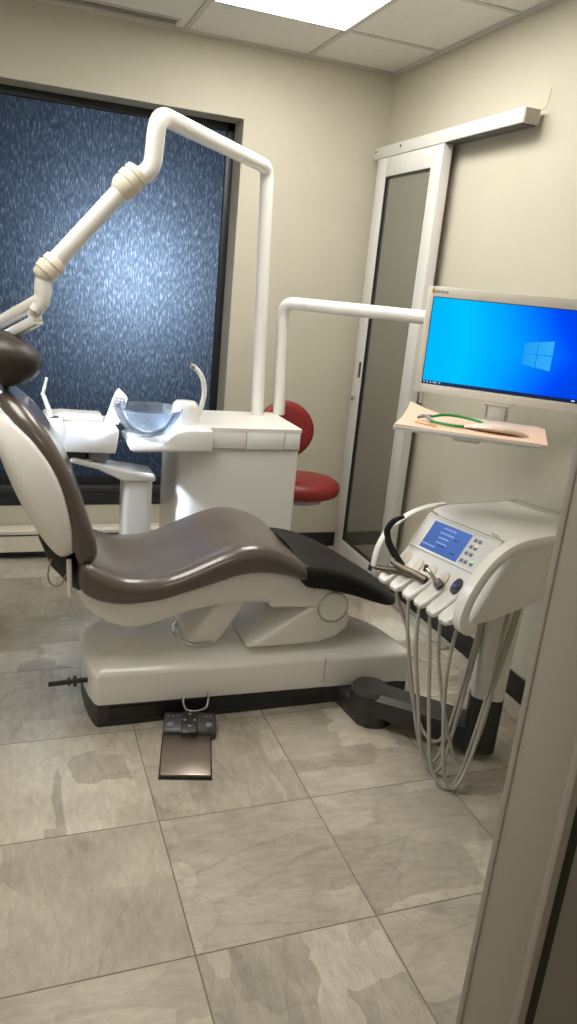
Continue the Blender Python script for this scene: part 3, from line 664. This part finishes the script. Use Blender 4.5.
# shelf tray under the monitor
SZ = 1.115
FL, sdir = Vector((1.106, 2.040, 0)), Vector((.805, -.593, 0)); sb_ = Vector((.593, .805, 0))
def sh(u, v, z): return FL+sdir*u+sb_*v+Vector((0, 0, z))
f = lambda p: sh(*p)
sf = thing('tray_shelf', 'white tray shelf lined with peach paper hanging below the monitor', 'shelf', sh(.22, .18, SZ-.02))
SW, SD = .440, .345
bm = B(); box(bm, 0, SW, 0, SD, SZ-.012, SZ-.004, f); box(bm, 0, SW, 0, .008, SZ-.014, SZ, f); box(bm, 0, SW, SD-.008, SD, SZ-.014, SZ+.004, f); box(bm, 0, .008, .008, SD-.008, SZ-.014, SZ, f); box(bm, SW-.008, SW, .008, SD-.008, SZ-.014, SZ, f)
obj('tray', bm, 'white', sf, bevel=.002)
bm = B(); prism(bm, [(.0, SZ-.014), (.0, SZ-.03), (.10, SZ-.045), (.30, SZ-.045), (.30, SZ-.014)], lambda p: sh(.18, p[0]+.04, p[1]), lambda p: sh(.26, p[0]+.04, p[1])); box(bm, .19, .25, SD-.03, SD+.105, SZ-.045, SZ-.015, f); obj('support_bracket', bm, 'white', sf, bevel=.004)
# paper sheet: slightly wavy, corner curled up
bm = B(); nx, ny = 34, 20; V = []
for i in range(nx+1):
    for j in range(ny+1):
        uu = .002+(SW+.012)*i/nx; vv = .003+(SD-.012)*j/ny
        z = SZ+.0015+.0018*noise.noise(Vector((uu*9, vv*9, 3)))
        c = max(0, 1-math.hypot(uu/.14, (SD-vv)/.17)); z += .034*c**1.6
        if uu > SW-.03: z -= .0; vv += .006*math.sin(vv*70)*(uu-SW+.03)/.03
        V.append(bm.verts.new(sh(uu, vv, z)))
for i in range(nx):
    for j in range(ny):
        a = i*(ny+1)+j; bm.faces.new((V[a], V[a+ny+1], V[a+ny+2], V[a+1]))
r = bmesh.ops.extrude_face_region(bm, geom=list(bm.faces)); 
for v_ in [e for e in r['geom'] if isinstance(e, bmesh.types.BMVert)]: v_.co.z += .0008
tag(obj('tray_paper', bm, 'paper'), 'peach coloured disposable paper sheet spread over the tray shelf', 'paper')
# protective goggles: green headstrap, grey frame; clear pouch
gg = thing('protective_glasses', 'pair of green framed protective glasses lying on the peach tray paper', 'glasses', sh(.15, .14, SZ+.003))
def sg(u, v, z): return sh(u, v, SZ+.0065+z)
bm = B(); tube(bm, [sg(.10, .150, .012), sg(.13, .175, .018), (sg(.17, .185, .019)), sg(.215, .178, .017), sg(.25, .16, .014), sg(.262, .13, .010), sg(.245, .108, .007)], .0045, 10); obj('temple', bm, 'green', gg)
bm = B(); tube(bm, [sg(.102, .108, .004), sg(.135, .088, .004), sg(.175, .078, .004), sg(.205, .085, .004)], .0045, 10); obj('temple', bm, 'green', gg)
bm = B(); tube(bm, [sg(.065, .168, .010), sg(.085, .135, .012), sg(.105, .105, .005)], [.004, .006, .005], 10); tube(bm, [sg(.055, .135, .006), sg(.085, .15, .012), sg(.10, .155, .012)], .005, 10); obj('bridge', bm, 'mid', gg)
bm = B(); tube(bm, [sg(.235, .100, .008), sg(.25, .118, .010), sg(.265, .138, .012)], [.004, .006, .004], 10); obj('hinge', bm, 'mid', gg)
bm = B(); tube(bm, [sg(.055, .085, -.002), sg(.09, .068, -.002), sg(.125, .055, -.002)], .0022, 8)
tag(obj('orange_probe', bm, 'orange'), 'thin orange pick lying on the peach paper near the front edge', 'pick')
bm = B(); R = []
for i in range(15):
    t = i/14; cu = .20+.20*t; cv = .110-.015*t; hw = .004+.030*math.sin(PI*min(1, t*1.05+.02))**.6; hz = .001+.011*math.sin(PI*t)**.7
    R.append([sh(cu+.2*hw*math.sin(a), cv+hw*math.cos(a), SZ+.0055+hz+hz*math.sin(a)+.0015*noise.noise(Vector((cu*60, a, 0)))) for a in [2*PI*k/14 for k in range(14)]])
loft(bm, R); tag(obj('instrument_pouch', bm, 'pouch', angle=60), 'crumpled clear pouch lying on the peach paper beside the green glasses', 'pouch')

# wall outlet behind the shelf
o_ = thing('wall_outlet', 'small white socket box on the right wall beside the sliding door', 'outlet', (XW, 3.262, 1.06))
obj('socket_box', box(B(), XW-.02, XW, 3.225, 3.30, 1.0, 1.115), 'white', o_, bevel=.004)
bm = B(); box(bm, XW-.0225, XW-.0195, 3.245, 3.28, 1.03, 1.055); box(bm, XW-.0225, XW-.0195, 3.245, 3.28, 1.065, 1.09); obj('socket_insert', bm, 'cream', o_)

# ------------------------------------------------------------------ assistant unit left of the spittoon
au = thing('assistant_unit', 'white assistant instrument tray on a jointed arm behind the backrest', 'instrument tray', (.49, 2.98, 0))
bm = B(); prism(bm, plan(.432, .548, 2.93, 3.05, .025, .025), lambda p: Vector((p[0], p[1], .0)), lambda p: Vector((p[0], p[1], .688))); obj('column', bm, 'white', au, angle=25)
bm = B(); prism(bm, [(.428, .690), (.555, .690), (.555, .712), (.545, .722), (.40, .745), (.24, .785), (.225, .78), (.225, .765), (.33, .738)], lambda p: Vector((p[0], 2.92, p[1])), lambda p: Vector((p[0], 3.06, p[1]))); obj('arm', bm, 'white', au, bevel=.012, seg=3)
bm = B(); prism(bm, plan(.20, .29, 2.93, 3.04, .03, .03), lambda p: Vector((p[0], p[1], .765)), lambda p: Vector((p[0], p[1], .815))); obj('pivot', bm, 'dark', au, angle=25)
bm = B(); prism(bm, plan(.295, .375, 2.94, 3.04, .02, .02), lambda p: Vector((p[0], p[1], .77)), lambda p: Vector((p[0], p[1], .82))); obj('pivot_cover', bm, 'mid', au, angle=25)
bm = B(); prism(bm, [(.205, .812), (.392, .808), (.404, .898), (.395, .905), (.208, .902)], lambda p: Vector((p[0], 2.90, p[1])), lambda p: Vector((p[0], 3.17, p[1]))); obj('tray_body', bm, 'white', au, bevel=.004, seg=2)
bm = B(); prism(bm, [(.206, .813), (.150, .880), (.132, .915), (.14, .928), (.195, .928), (.2065, .902)], lambda p: Vector((p[0], 2.91, p[1])), lambda p: Vector((p[0], 3.16, p[1]))); obj('holder_nose', bm, 'white', au, bevel=.006, seg=2)
bm = B(); lathe(bm, [(.002, .002), (.018, .002), (.021, -.01)], (.168, 2.98, .9285), 18); obj('holder_hole', bm, 'dark', au)
bm = B(); prism(bm, [(.16, .900), (.36, .905), (.36, .925), (.20, .93), (.165, .925)], lambda p: Vector((p[0], 3.04, p[1])), lambda p: Vector((p[0], 3.165, p[1]))); obj('tray_ridge', bm, 'white', au, bevel=.008)
se = thing('suction_handpiece', 'slim white suction handpiece standing in the assistant tray behind the backrest', 'handpiece', (.15, 2.98, .90))
bm = B(); tube(bm, [(.170, 2.98, .895), (.150, 2.98, .955), (.132, 2.98, 1.005), (.124, 2.98, 1.02)], [.008, .009, .008, .005], 10); obj('body', bm, 'white', se)
bm = B(); tube(bm, [(.128, 2.98, 1.015), (.134, 2.98, 1.04), (.142, 2.98, 1.078)], [.006, .006, .005], 10); obj('nozzle', bm, 'white', se)
# card
cd = thing('instruction_card', 'white card with blue printed lines propped upright beside the glass bowl', 'card', (.39, 3.02, .90))
cf = lambda p: Vector((.358, 3.03, .900))+Vector((.055, -.02, 0)).normalized()*p[0]+Vector((.045, .03, .12)).normalized()*p[2]+Vector((.3, .95, -.2))*p[1]
bm = B(); prism(bm, [(0, 0), (.060, 0), (.060, .108), (.054, .118), (.012, .150), (.004, .146), (0, .13)], lambda p: cf((p[0], 0, p[1])), lambda p: cf((p[0], .003, p[1]))); obj('card', bm, 'white', cd, bevel=.001)
for i, (zz, ln) in enumerate(((.104, .030), (.093, .036), (.082, .034), (.071, .030))):
    bm = B(); x = .012
    while x < .012+ln:
        wv = random.uniform(.005, .011); box(bm, x, x+wv, -.0008, .0005, zz, zz+.005, cf); x += wv+.003
    obj('print_line', bm, 'blueink', cd)

# ------------------------------------------------------------------ stool
st = thing('stool', 'red vinyl operator stool with round backrest standing by the back wall', 'stool', (1.36, 3.42, 0))
bm = B(); sx, sy = 1.372, 3.40
loft(bm, [[Vector((sx+r*math.cos(a), sy+.92*r*math.sin(a), z)) for a in [2*PI*i/40 for i in range(40)]] for z, r in ((.492, .12), (.496, .165), (.506, .190), (.53, .200), (.558, .194), (.578, .165), (.585, .11), (.587, .05))])
obj('seat', bm, 'red', st, angle=60)
bm = B(); loft(bm, [[Vector((sx+r*math.cos(a), sy+r*math.sin(a), z)) for a in [2*PI*i/24 for i in range(24)]] for z, r in ((.462, .10), (.491, .12))]); box(bm, sx-.03, sx+.10, sy-.05, sy-.03, .452, .462); obj('seat_plate', bm, 'mid', st)
bm = B(); bc_ = Vector((1.285, 3.50, .792)); bn = Vector((.22, -.97, .05)).normalized(); bx = Vector((0, 0, 1)).cross(bn).normalized(); bz = bn.cross(bx)
R = []
for n_, s in ((-.032, .5), (-.030, .8), (-.018, .95), (.0, 1.), (.018, .95), (.028, .8), (.030, .4)):
    R.append([bc_+bn*(n_+.03*(math.cos(a)*s)**2)+bx*math.cos(a)*.168*s+bz*math.sin(a)*.152*s for a in [2*PI*i/40 for i in range(40)]])
loft(bm, R); obj('backrest', bm, 'red', st, angle=60)
obj('back_bar', tube(B(), [(1.33, 3.43, .462), (1.26, 3.50, .46), (1.222, 3.545, .50), (1.222, 3.545, .60), (1.23, 3.53, .80)], .011, 10), 'chrome', st)
bm = B(); tube(bm, [(sx-.06, sy, .09), (sx-.06, sy, .46)], .024, 18, 0); obj('gas_lift', bm, 'chrome', st)
for k in range(5):
    a = 2*PI*k/5+.35; c, s = math.cos(a), math.sin(a)
    bm = B(); tube(bm, [(sx-.06+.02*c, sy+.02*s, .105), (sx-.06+.14*c, sy+.14*s, .09), (sx-.06+.235*c, sy+.235*s, .068)], [.02, .016, .013], 10); lg_ = obj('leg', bm, 'chrome', st)
    bm = B(); lathe(bm, [(.004, -.012), (.026, -.011), (.029, -.004), (.029, .004), (.026, .011), (.004, .012)], (sx-.06+.235*c, sy+.235*s, .029), 18, lambda p: Vector((p.x, p.z, p.y))); box(bm, sx-.06+.235*c-.012, sx-.06+.235*c+.012, sy+.235*s-.016, sy+.235*s+.016, .045, .07)
    obj('caster', bm, 'black', lg_)

# ------------------------------------------------------------------ dentist's delivery unit
du = thing('delivery_unit', 'white dentist instrument console with blue display on a swivel column by the foot pad', 'dental unit', (1.2, 2.1, 0))
O = Vector((1.192, 2.18, 0)); ud = Vector((.124, -.992, 0)).normalized(); vd = Vector((-ud.y, ud.x, 0))
def W_(u, v, z): return O+ud*u+vd*v+Vector((0, 0, z))
f = lambda p: W_(*p)
# swivel foot, arm, column
bm = B(); prism(bm, [(1.15, 2.30), (1.17, 2.13), (1.19, 2.10), (1.24, 2.085), (1.29, 2.10), (1.30, 2.14), (1.31, 2.284), (1.25, 2.30)], lambda p: Vector((p[0], p[1], .0)), lambda p: Vector((p[0], p[1], .066))); obj('swivel_block', bm, 'dark', du, bevel=.006)
bm = B(); lathe(bm, [(.060, .050), (.070, .058), (.072, .122), (.064, .134), (.02, .1365)], (1.225, 2.165, 0), 36); obj('swivel_disc', bm, 'dark', du)
cx, cy = 1.515, 1.885
bm = B(); ax = Vector((cx-1.225, cy-2.165, 0)); al = ax.length; ax.normalize(); ap = Vector((-ax.y, ax.x, 0))
def arm(p): return Vector((1.225, 2.165, 0))+ax*p[0]+ap*p[1]+Vector((0, 0, p[2]))
R = []
for t, hw, zb, zt in ((-.01, .062, .050, .130), (.08, .060, .045, .132), (.16, .057, .036, .132), (al-.05, .055, .03, .130), (al+.02, .050, .03, .130)):
    R.append([arm((t, y, z)) for y, z in ((-hw, zb+.006), (-hw+.006, zb), (hw-.006, zb), (hw, zb+.006), (hw, zt-.018), (hw-.018, zt), (-hw+.018, zt), (-hw, zt-.018))])
loft(bm, R); obj('swing_arm', bm, 'dark', du, angle=30)
def cplan(h, rot=0):
    P = []; r = h*.55
    for qx, qy, a0 in ((1, -1, -90), (1, 1, 0), (-1, 1, 90), (-1, -1, 180)):
        for i in range(6):
            a = math.radians(a0+90*i/5); P.append((qx*(h-r)+r*math.cos(a), qy*(h-r)+r*math.sin(a)))
    c, s = math.cos(-.55), math.sin(-.55)
    return [(x*c-y*s, x*s+y*c) for x, y in P]
bm = B(); loft(bm, [[Vector((cx+x, cy+y, z)) for x, y in cplan(h)] for z, h in ((.028, .048), (.035, .056), (.235, .055))]); obj('column_foot', bm, 'dark', du, angle=30)
bm = B(); loft(bm, [[Vector((cx+x, cy+y, z)) for x, y in cplan(h)] for z, h in ((.2355, .054), (.40, .055), (.58, .060), (.66, .066))]); obj('column', bm, 'cream', du, angle=30)
# console body
u0, u1 = .026, .462
prof = [(.040, .575), (.032, .590), (.050, .612), (.100, .672), (.104, .680), (.168, .779), (.19, .800), (.24, .812), (.52, .812), (.55, .80), (.558, .775), (.545, .70), (.50, .665), (.30, .625), (.12, .585)]
bm = B()
def tilt(u, z): return z+(.028*(u/.47) if z > .665 else 0)
loft(bm, [[W_(u, v, tilt(u, z)) for v, z in prof] for u in (u0, .15, .3, u1)]); body = obj('console_body', bm, 'cream', du, bevel=.005, seg=2)
bm = B()
box(bm, u0, u1+.02, .553, .560, .815, .818, lambda p: W_(p[0], p[1], tilt(p[0], p[2]))); box(bm, u0-.001, u0+.003, .20, .56, .8115, .8145, f)
obj('top_seam', bm, 'greyink', du)
# near cheek: broad curved side wing
cp = [(-.004, .560), (-.024, .596), (-.010, .660), (.030, .735), (.075, .788), (.134, .826), (.21, .842), (.33, .848), (.54, .838), (.566, .80), (.545, .70), (.50, .668), (.30, .628), (.12, .588), (.03, .552)]
cpi = [(.045, .560), (.040, .575), (.055, .620), (.083, .672), (.132, .738), (.177, .780), (.23, .795), (.33, .800), (.52, .800), (.545, .78), (.535, .71), (.49, .675), (.30, .634), (.12, .595), (.055, .560)]
def rim(name, pts, ua, ub, hh):
    pa = catmull([(v, 0, z) for v, z in pts], 5); R = []
    for i, p in enumerate(pa):
        t = (pa[min(i+1, len(pa)-1)]-pa[max(i-1, 0)]).normalized(); nr = Vector((t.z, 0, -t.x)); e = min(.006, (ub-ua)*.3)
        R.append([W_(a, p.x+nr.x*b, p.z+nr.z*b) for a, b in ((ua+e, -hh), (ub-e, -hh), (ub, -hh*.4), (ub, hh*.6), (ub-e, hh), (ua+e, hh), (ua, hh*.5), (ua, -hh*.5))])
    obj(name, loft(B(), R), 'cream', du, angle=50)
rim('side_rim', [(.045, .570), (.012, .572), (-.004, .606), (.010, .668), (.046, .732), (.090, .780), (.145, .812), (.21, .826), (.33, .832), (.50, .828)], .432, .478, .016)
# far handle arch
rim('handle_arch', [(.03, .585), (-.004, .575), (-.016, .605), (-.004, .675), (.034, .733), (.10, .776), (.175, .800), (.25, .806)], -.010, .016, .006)
# control panel frame, display, keys
e1, e0 = Vector((.168, .779)), Vector((.104, .680)); ev = (e1-e0); elen = ev.length; ev.normalize(); en = Vector((-ev.y, ev.x))
def pn(u, s, n): p = e0+ev*s+en*n; return W_(u, p.x, p.y+.028*(u/.47)+.0015)
f = lambda p: pn(*p)
bm = B(); pu0, pu1 = .030, .392
for a, b, c, d in ((pu0, pu0+.006, -.004, elen+.004), (pu1-.006, pu1, -.004, elen+.004), (pu0+.006, pu1-.006, -.006, .001), (pu0+.006, pu1-.006, elen-.002, elen+.005)): box(bm, a, b, c, d, -.002, .0045, f)
obj('panel_frame', bm, 'cream', du, bevel=.0015)
obj('panel_face', box(B(), pu0+.005, pu1-.005, .0, elen-.001, -.002, .0012, f), 'white', du)
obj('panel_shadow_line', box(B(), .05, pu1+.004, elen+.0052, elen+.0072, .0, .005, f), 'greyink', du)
du_s = obj('display', box(B(), .080, .270, .004, .106, .0, .0022, f), 'unitscreen', du); du_s['label'] = 'blue lit display'
bm = B()
random.seed(9)
for s_, a, b, dk in ((.090, .14, .20, 0), (.072, .135, .205, 0), (.064, .21, .235, 1), (.055, .14, .19, 0), (.037, .14, .195, 0), (.030, .16, .19, 1), (.018, .085, .15, 0), (.020, .225, .25, 1)):
    x = a; bd = B()
    while x < b:
        w_ = random.uniform(.004, .010); box(bd if dk else bm, x, min(b, x+w_), s_, s_+.0055, .0021, .0026, f); x += w_+.0022
    if dk: obj('display_dark_text', bd, 'scrdark', du_s)
    else: bd.free()
obj('display_text', bm, 'scrtext', du_s)
for r_, (s_, us) in enumerate(((.094, (.294, .314)), (.070, (.292, .312)), (.046, (.290, .310)), (.018, (.288, .308, .334)))):
    for c_, uu in enumerate(us):
        bt = obj('button', box(B(), uu-.008, uu+.008, s_-.007, s_+.007, .001, .0028, f), 'button', du, bevel=.001)
        obj('button_mark', box(B(), uu-.0038, uu+.0038, s_-.004, s_+.003, .0026, .0032, f), 'blueink', bt)
obj('indicator', box(B(), .308, .314, .074, .079, .0026, .0036, f), 'ledw', du); obj('indicator', box(B(), .330, .336, .024, .029, .0026, .0036, f), 'ledg', du)
bx_ = ud; by_ = (vd*ev.x+Vector((0, 0, ev.y))).normalized()
bm = B(); box(bm, .040, .046, elen+.009, elen+.016, .0045, .0055, f); obj('maker_badge', bm, 'orange', du)
text_mesh('maker_name', 'sirona', .011, pn(.048, elen+.009, .0060), bx_, by_, 'label', du)
text_mesh('unit_name', 'TENEO', .013, pn(.335, elen+.010, .0062), bx_, by_, 'greyink', du)
# instrument rests: six tongues with cups behind them
cents = [.066, .135, .205, .270, .335, .396]
for i, u in enumerate(cents):
    bm = B(); hw = .027
    rings = []
    for v, zt, zb, h in ((.088, .648, .585, .024), (.060, .632, .580, .025), (.03, .612, .572, .026), (.005, .597, .562, .027), (-.016, .583, .560, .023), (-.022, .574, .563, .018)):
        rings.append([W_(u+a, v, z) for a, z in ((-h, zb+.008), (-h*.6, zb), (h*.6, zb), (h, zb+.008), (h, zt-.004), (h*.75, zt), (0, zt-.016 if v > -.01 else zt-.008), (-h*.75, zt), (-h, zt-.004))])
    loft(bm, rings); obj('instrument_rest', bm, 'cream', du, bevel=.0012, angle=22)
    bm = B(); loft(bm, [[W_(u+.018*math.cos(a), .070+.016*math.sin(a)+dv, .636+.022*math.sin(a)+dz+.017*u/.47) for a in [2*PI*k/20 for k in range(20)]] for dv, dz in ((.004, -.004), (-.0035, .0035))])
    cup = obj('cup_hole_shade', bm, 'ivory' if i != 4 else 'dark', du)  # disc tinted darker: the hollow's shade is put into its colour
# instruments with their hoses
GH = 'instruments and hoses of the console'
def hose(pts, parent, r=.0062): 
    return obj('hose', tube(B(), pts, r, 10, 7), 'hose', parent)
def P3(u, v, z): return tuple(W_(u, v, z))
i1 = thing('curing_light', 'black curved handpiece leaning up from the far slot of the console', 'handpiece', W_(.07, .05, .62))
bm = B(); tube(bm, [P3(.078, .050, .618), P3(.05, .035, .648), P3(.020, .020, .690), P3(.006, .02, .728), P3(.020, .03, .762), P3(.046, .05, .786)], [.0125, .0125, .012, .0115, .010, .006], 14); obj('body', bm, 'blackvinyl', i1)
bm = B(); tube(bm, [P3(.076, .046, .612), P3(.086, .03, .600)], .013, 14, 0); obj('collar', bm, 'chrome', i1)
hose([P3(.09, .035, .600), P3(.10, .02, .54), (1.275, 2.055, .40), (1.30, 2.035, .22), (1.325, 1.985, .10), (1.345, 1.93, .05), (1.375, 1.90, .065), (1.41, 1.885, .2), (1.44, 1.88, .42), (1.46, 1.885, .62)], i1)
i2 = thing('air_syringe', 'bronze angled handpiece with short tip resting in the second console slot', 'handpiece', W_(.12, .03, .6))
bm = B(); tube(bm, [P3(.150, .045, .617), P3(.10, .020, .614), P3(.05, .002, .602), P3(.012, -.012, .596), P3(-.012, -.018, .590)], [.013, .0125, .011, .009, .007], 14); obj('body', bm, 'steel', i2)
bm = B(); tube(bm, [P3(-.008, -.018, .597), P3(-.010, -.02, .578)], .0085, 12, 0); obj('head', bm, 'dark', i2)
hose([P3(.15, .045, .60), P3(.16, .03, .55), (1.235, 1.985, .42), (1.26, 1.95, .25), (1.28, 1.90, .09), (1.30, 1.86, .025), (1.33, 1.845, .03), (1.37, 1.86, .14), (1.41, 1.87, .36), (1.44, 1.875, .61)], i2)
i3 = thing('turbine_handpiece', 'longer bronze handpiece lying across the third console slot', 'handpiece', W_(.18, .03, .62))
bm = B(); tube(bm, [P3(.215, .045, .622), P3(.165, .025, .630), P3(.115, .010, .634), P3(.075, .005, .640)], [.0145, .0135, .0115, .009], 14); obj('body', bm, 'steel', i3)
bm = B(); tube(bm, [P3(.079, .006, .648), P3(.069, .003, .630)], [.008, .010], 12, 0); obj('head', bm, 'chrome', i3)
hose([P3(.22, .05, .605), P3(.222, .03, .55), (1.24, 1.93, .40), (1.255, 1.89, .22), (1.265, 1.85, .08), (1.285, 1.815, .02), (1.315, 1.80, .025), (1.355, 1.82, .13), (1.40, 1.845, .34), (1.43, 1.86, .60)], i3)
i4 = thing('motor_handpiece', 'short chrome contra-angle handpiece in a black socket of the fourth console slot', 'handpiece', W_(.26, .05, .63))
bm = B(); tube(bm, [P3(.272, .055, .628), P3(.284, .035, .645)], [.0165, .015], 16, 0); obj('socket', bm, 'dark', i4)
bm = B(); tube(bm, [P3(.279, .040, .640), P3(.268, .03, .655), P3(.252, .025, .668), P3(.236, .02, .676)], [.009, .008, .0065, .005], 12); obj('neck', bm, 'chrome', i4)
bm = B(); tube(bm, [P3(.237, .02, .686), P3(.233, .02, .666)], .0068, 12, 0); obj('head', bm, 'steel', i4)
hose([P3(.28, .05, .60), P3(.285, .025, .54), (1.25, 1.86, .40), (1.255, 1.82, .22), (1.26, 1.775, .07), (1.285, 1.735, .013), (1.325, 1.72, .025), (1.38, 1.745, .15), (1.435, 1.775, .36), (1.465, 1.79, .63)], i4)
i5 = thing('scaler_handpiece', 'dark blue tipped handpiece sunk in the fifth console slot', 'handpiece', W_(.335, .06, .62))
bm = B(); tube(bm, [P3(.335, .068, .652), P3(.335, .060, .645)], [.0105, .0105], 16, 0); obj('body', bm, 'blueink', i5)
hose([P3(.335, .048, .60), P3(.345, .02, .53), (1.26, 1.82, .40), (1.29, 1.775, .22), (1.33, 1.745, .10), (1.375, 1.74, .10), (1.42, 1.755, .22), (1.455, 1.775, .42), (1.495, 1.785, .63)], i5)
hose([P3(.40, .05, .57), P3(.405, .03, .50), (1.265, 1.775, .36), (1.27, 1.75, .20), (1.28, 1.72, .06), (1.31, 1.70, .025), (1.36, 1.715, .10), (1.43, 1.76, .30), (1.50, 1.80, .50), (1.52, 1.805, .64)], du)

# thin cable on the floor behind the unit
bm = B(); tube(bm, [(1.22, 2.72, .004), (1.40, 2.66, .004), (1.55, 2.66, .004), (1.70, 2.50, .004), (1.72, 2.36, .02), (1.60, 2.05, .35), (1.56, 1.98, .55)], .003, 8, 8)
tag(obj('white_cable', bm, 'cream'), 'thin white cable trailing from the console across the floor behind the base', 'cable')

# ------------------------------------------------------------------ light
def light(name, kind, loc, energy, color, **k):
    d = bpy.data.lights.new(name, kind); d.energy = energy; d.color = color
    for a, b in k.items(): setattr(d, a, b)
    o = bpy.data.objects.new(name, d); C.objects.link(o); o.location = loc; return o
def aim(o, p): o.rotation_euler = (Vector(p)-o.location).to_track_quat('-Z', 'Y').to_euler()
# the night lamp outside the window
light('outside_lamp', 'POINT', (.62, YB+.183+.38, 1.47), 12., (.62, .79, 1.), shadow_soft_size=.05)
# the operating lamp's beam
sp = light('operating_lamp_beam', 'SPOT', (-.125, 2.80, 1.292), 95., (.80, .89, 1.), spot_size=math.radians(21), spot_blend=.3, shadow_soft_size=.03)
aim(sp, Vector((-.125, 2.80, 1.292))+Vector((.815, .125, -.565)))
sp2 = light('operating_lamp_spill', 'SPOT', (-.125, 2.80, 1.292), 30., (.62, .77, 1.), spot_size=math.radians(84), spot_blend=.5, shadow_soft_size=.06)
aim(sp2, (.50, 2.60, .55))
# corridor lamp and a second ceiling light nearer the doorway
ceiling_light(-.115, 1.97, 'second white ceiling light panel nearer the doorway', ly=1.22)
light('corridor_light', 'AREA', (.2, -.55, ZC-.02), 9., (1., .92, .8), shape='RECTANGLE', size=.6, size_y=.6)

wd = bpy.data.worlds.new('night'); S.world = wd; wd.use_nodes = True
wd.node_tree.nodes['Background'].inputs[0].default_value = (.02, .03, .05, 1); wd.node_tree.nodes['Background'].inputs[1].default_value = .3

# ------------------------------------------------------------------ camera
yaw, pitch, roll, F = math.radians(21.23), math.radians(-16.78), math.radians(5.576), 758.5
fw = Vector((math.sin(yaw)*math.cos(pitch), math.cos(yaw)*math.cos(pitch), math.sin(pitch)))
rt = Vector((math.cos(yaw), -math.sin(yaw), 0)); up = rt.cross(fw)
r2 = rt*math.cos(roll)+up*math.sin(roll); u2 = -rt*math.sin(roll)+up*math.cos(roll)
cam = bpy.data.cameras.new('camera'); co = bpy.data.objects.new('camera', cam); C.objects.link(co)
mw = Matrix((r2, u2, -fw)).transposed().to_4x4(); mw.translation = Vector((0, 0, 1.5)); co.matrix_world = mw
cam.sensor_fit = 'VERTICAL'; cam.sensor_height = 24; cam.lens = F/1024*24; cam.clip_start = .05
S.camera = co
S.view_settings.view_transform = 'Standard'; S.view_settings.look = 'None'; S.view_settings.gamma = 1; S.view_settings.use_curve_mapping = False
S.view_settings.exposure = 0.
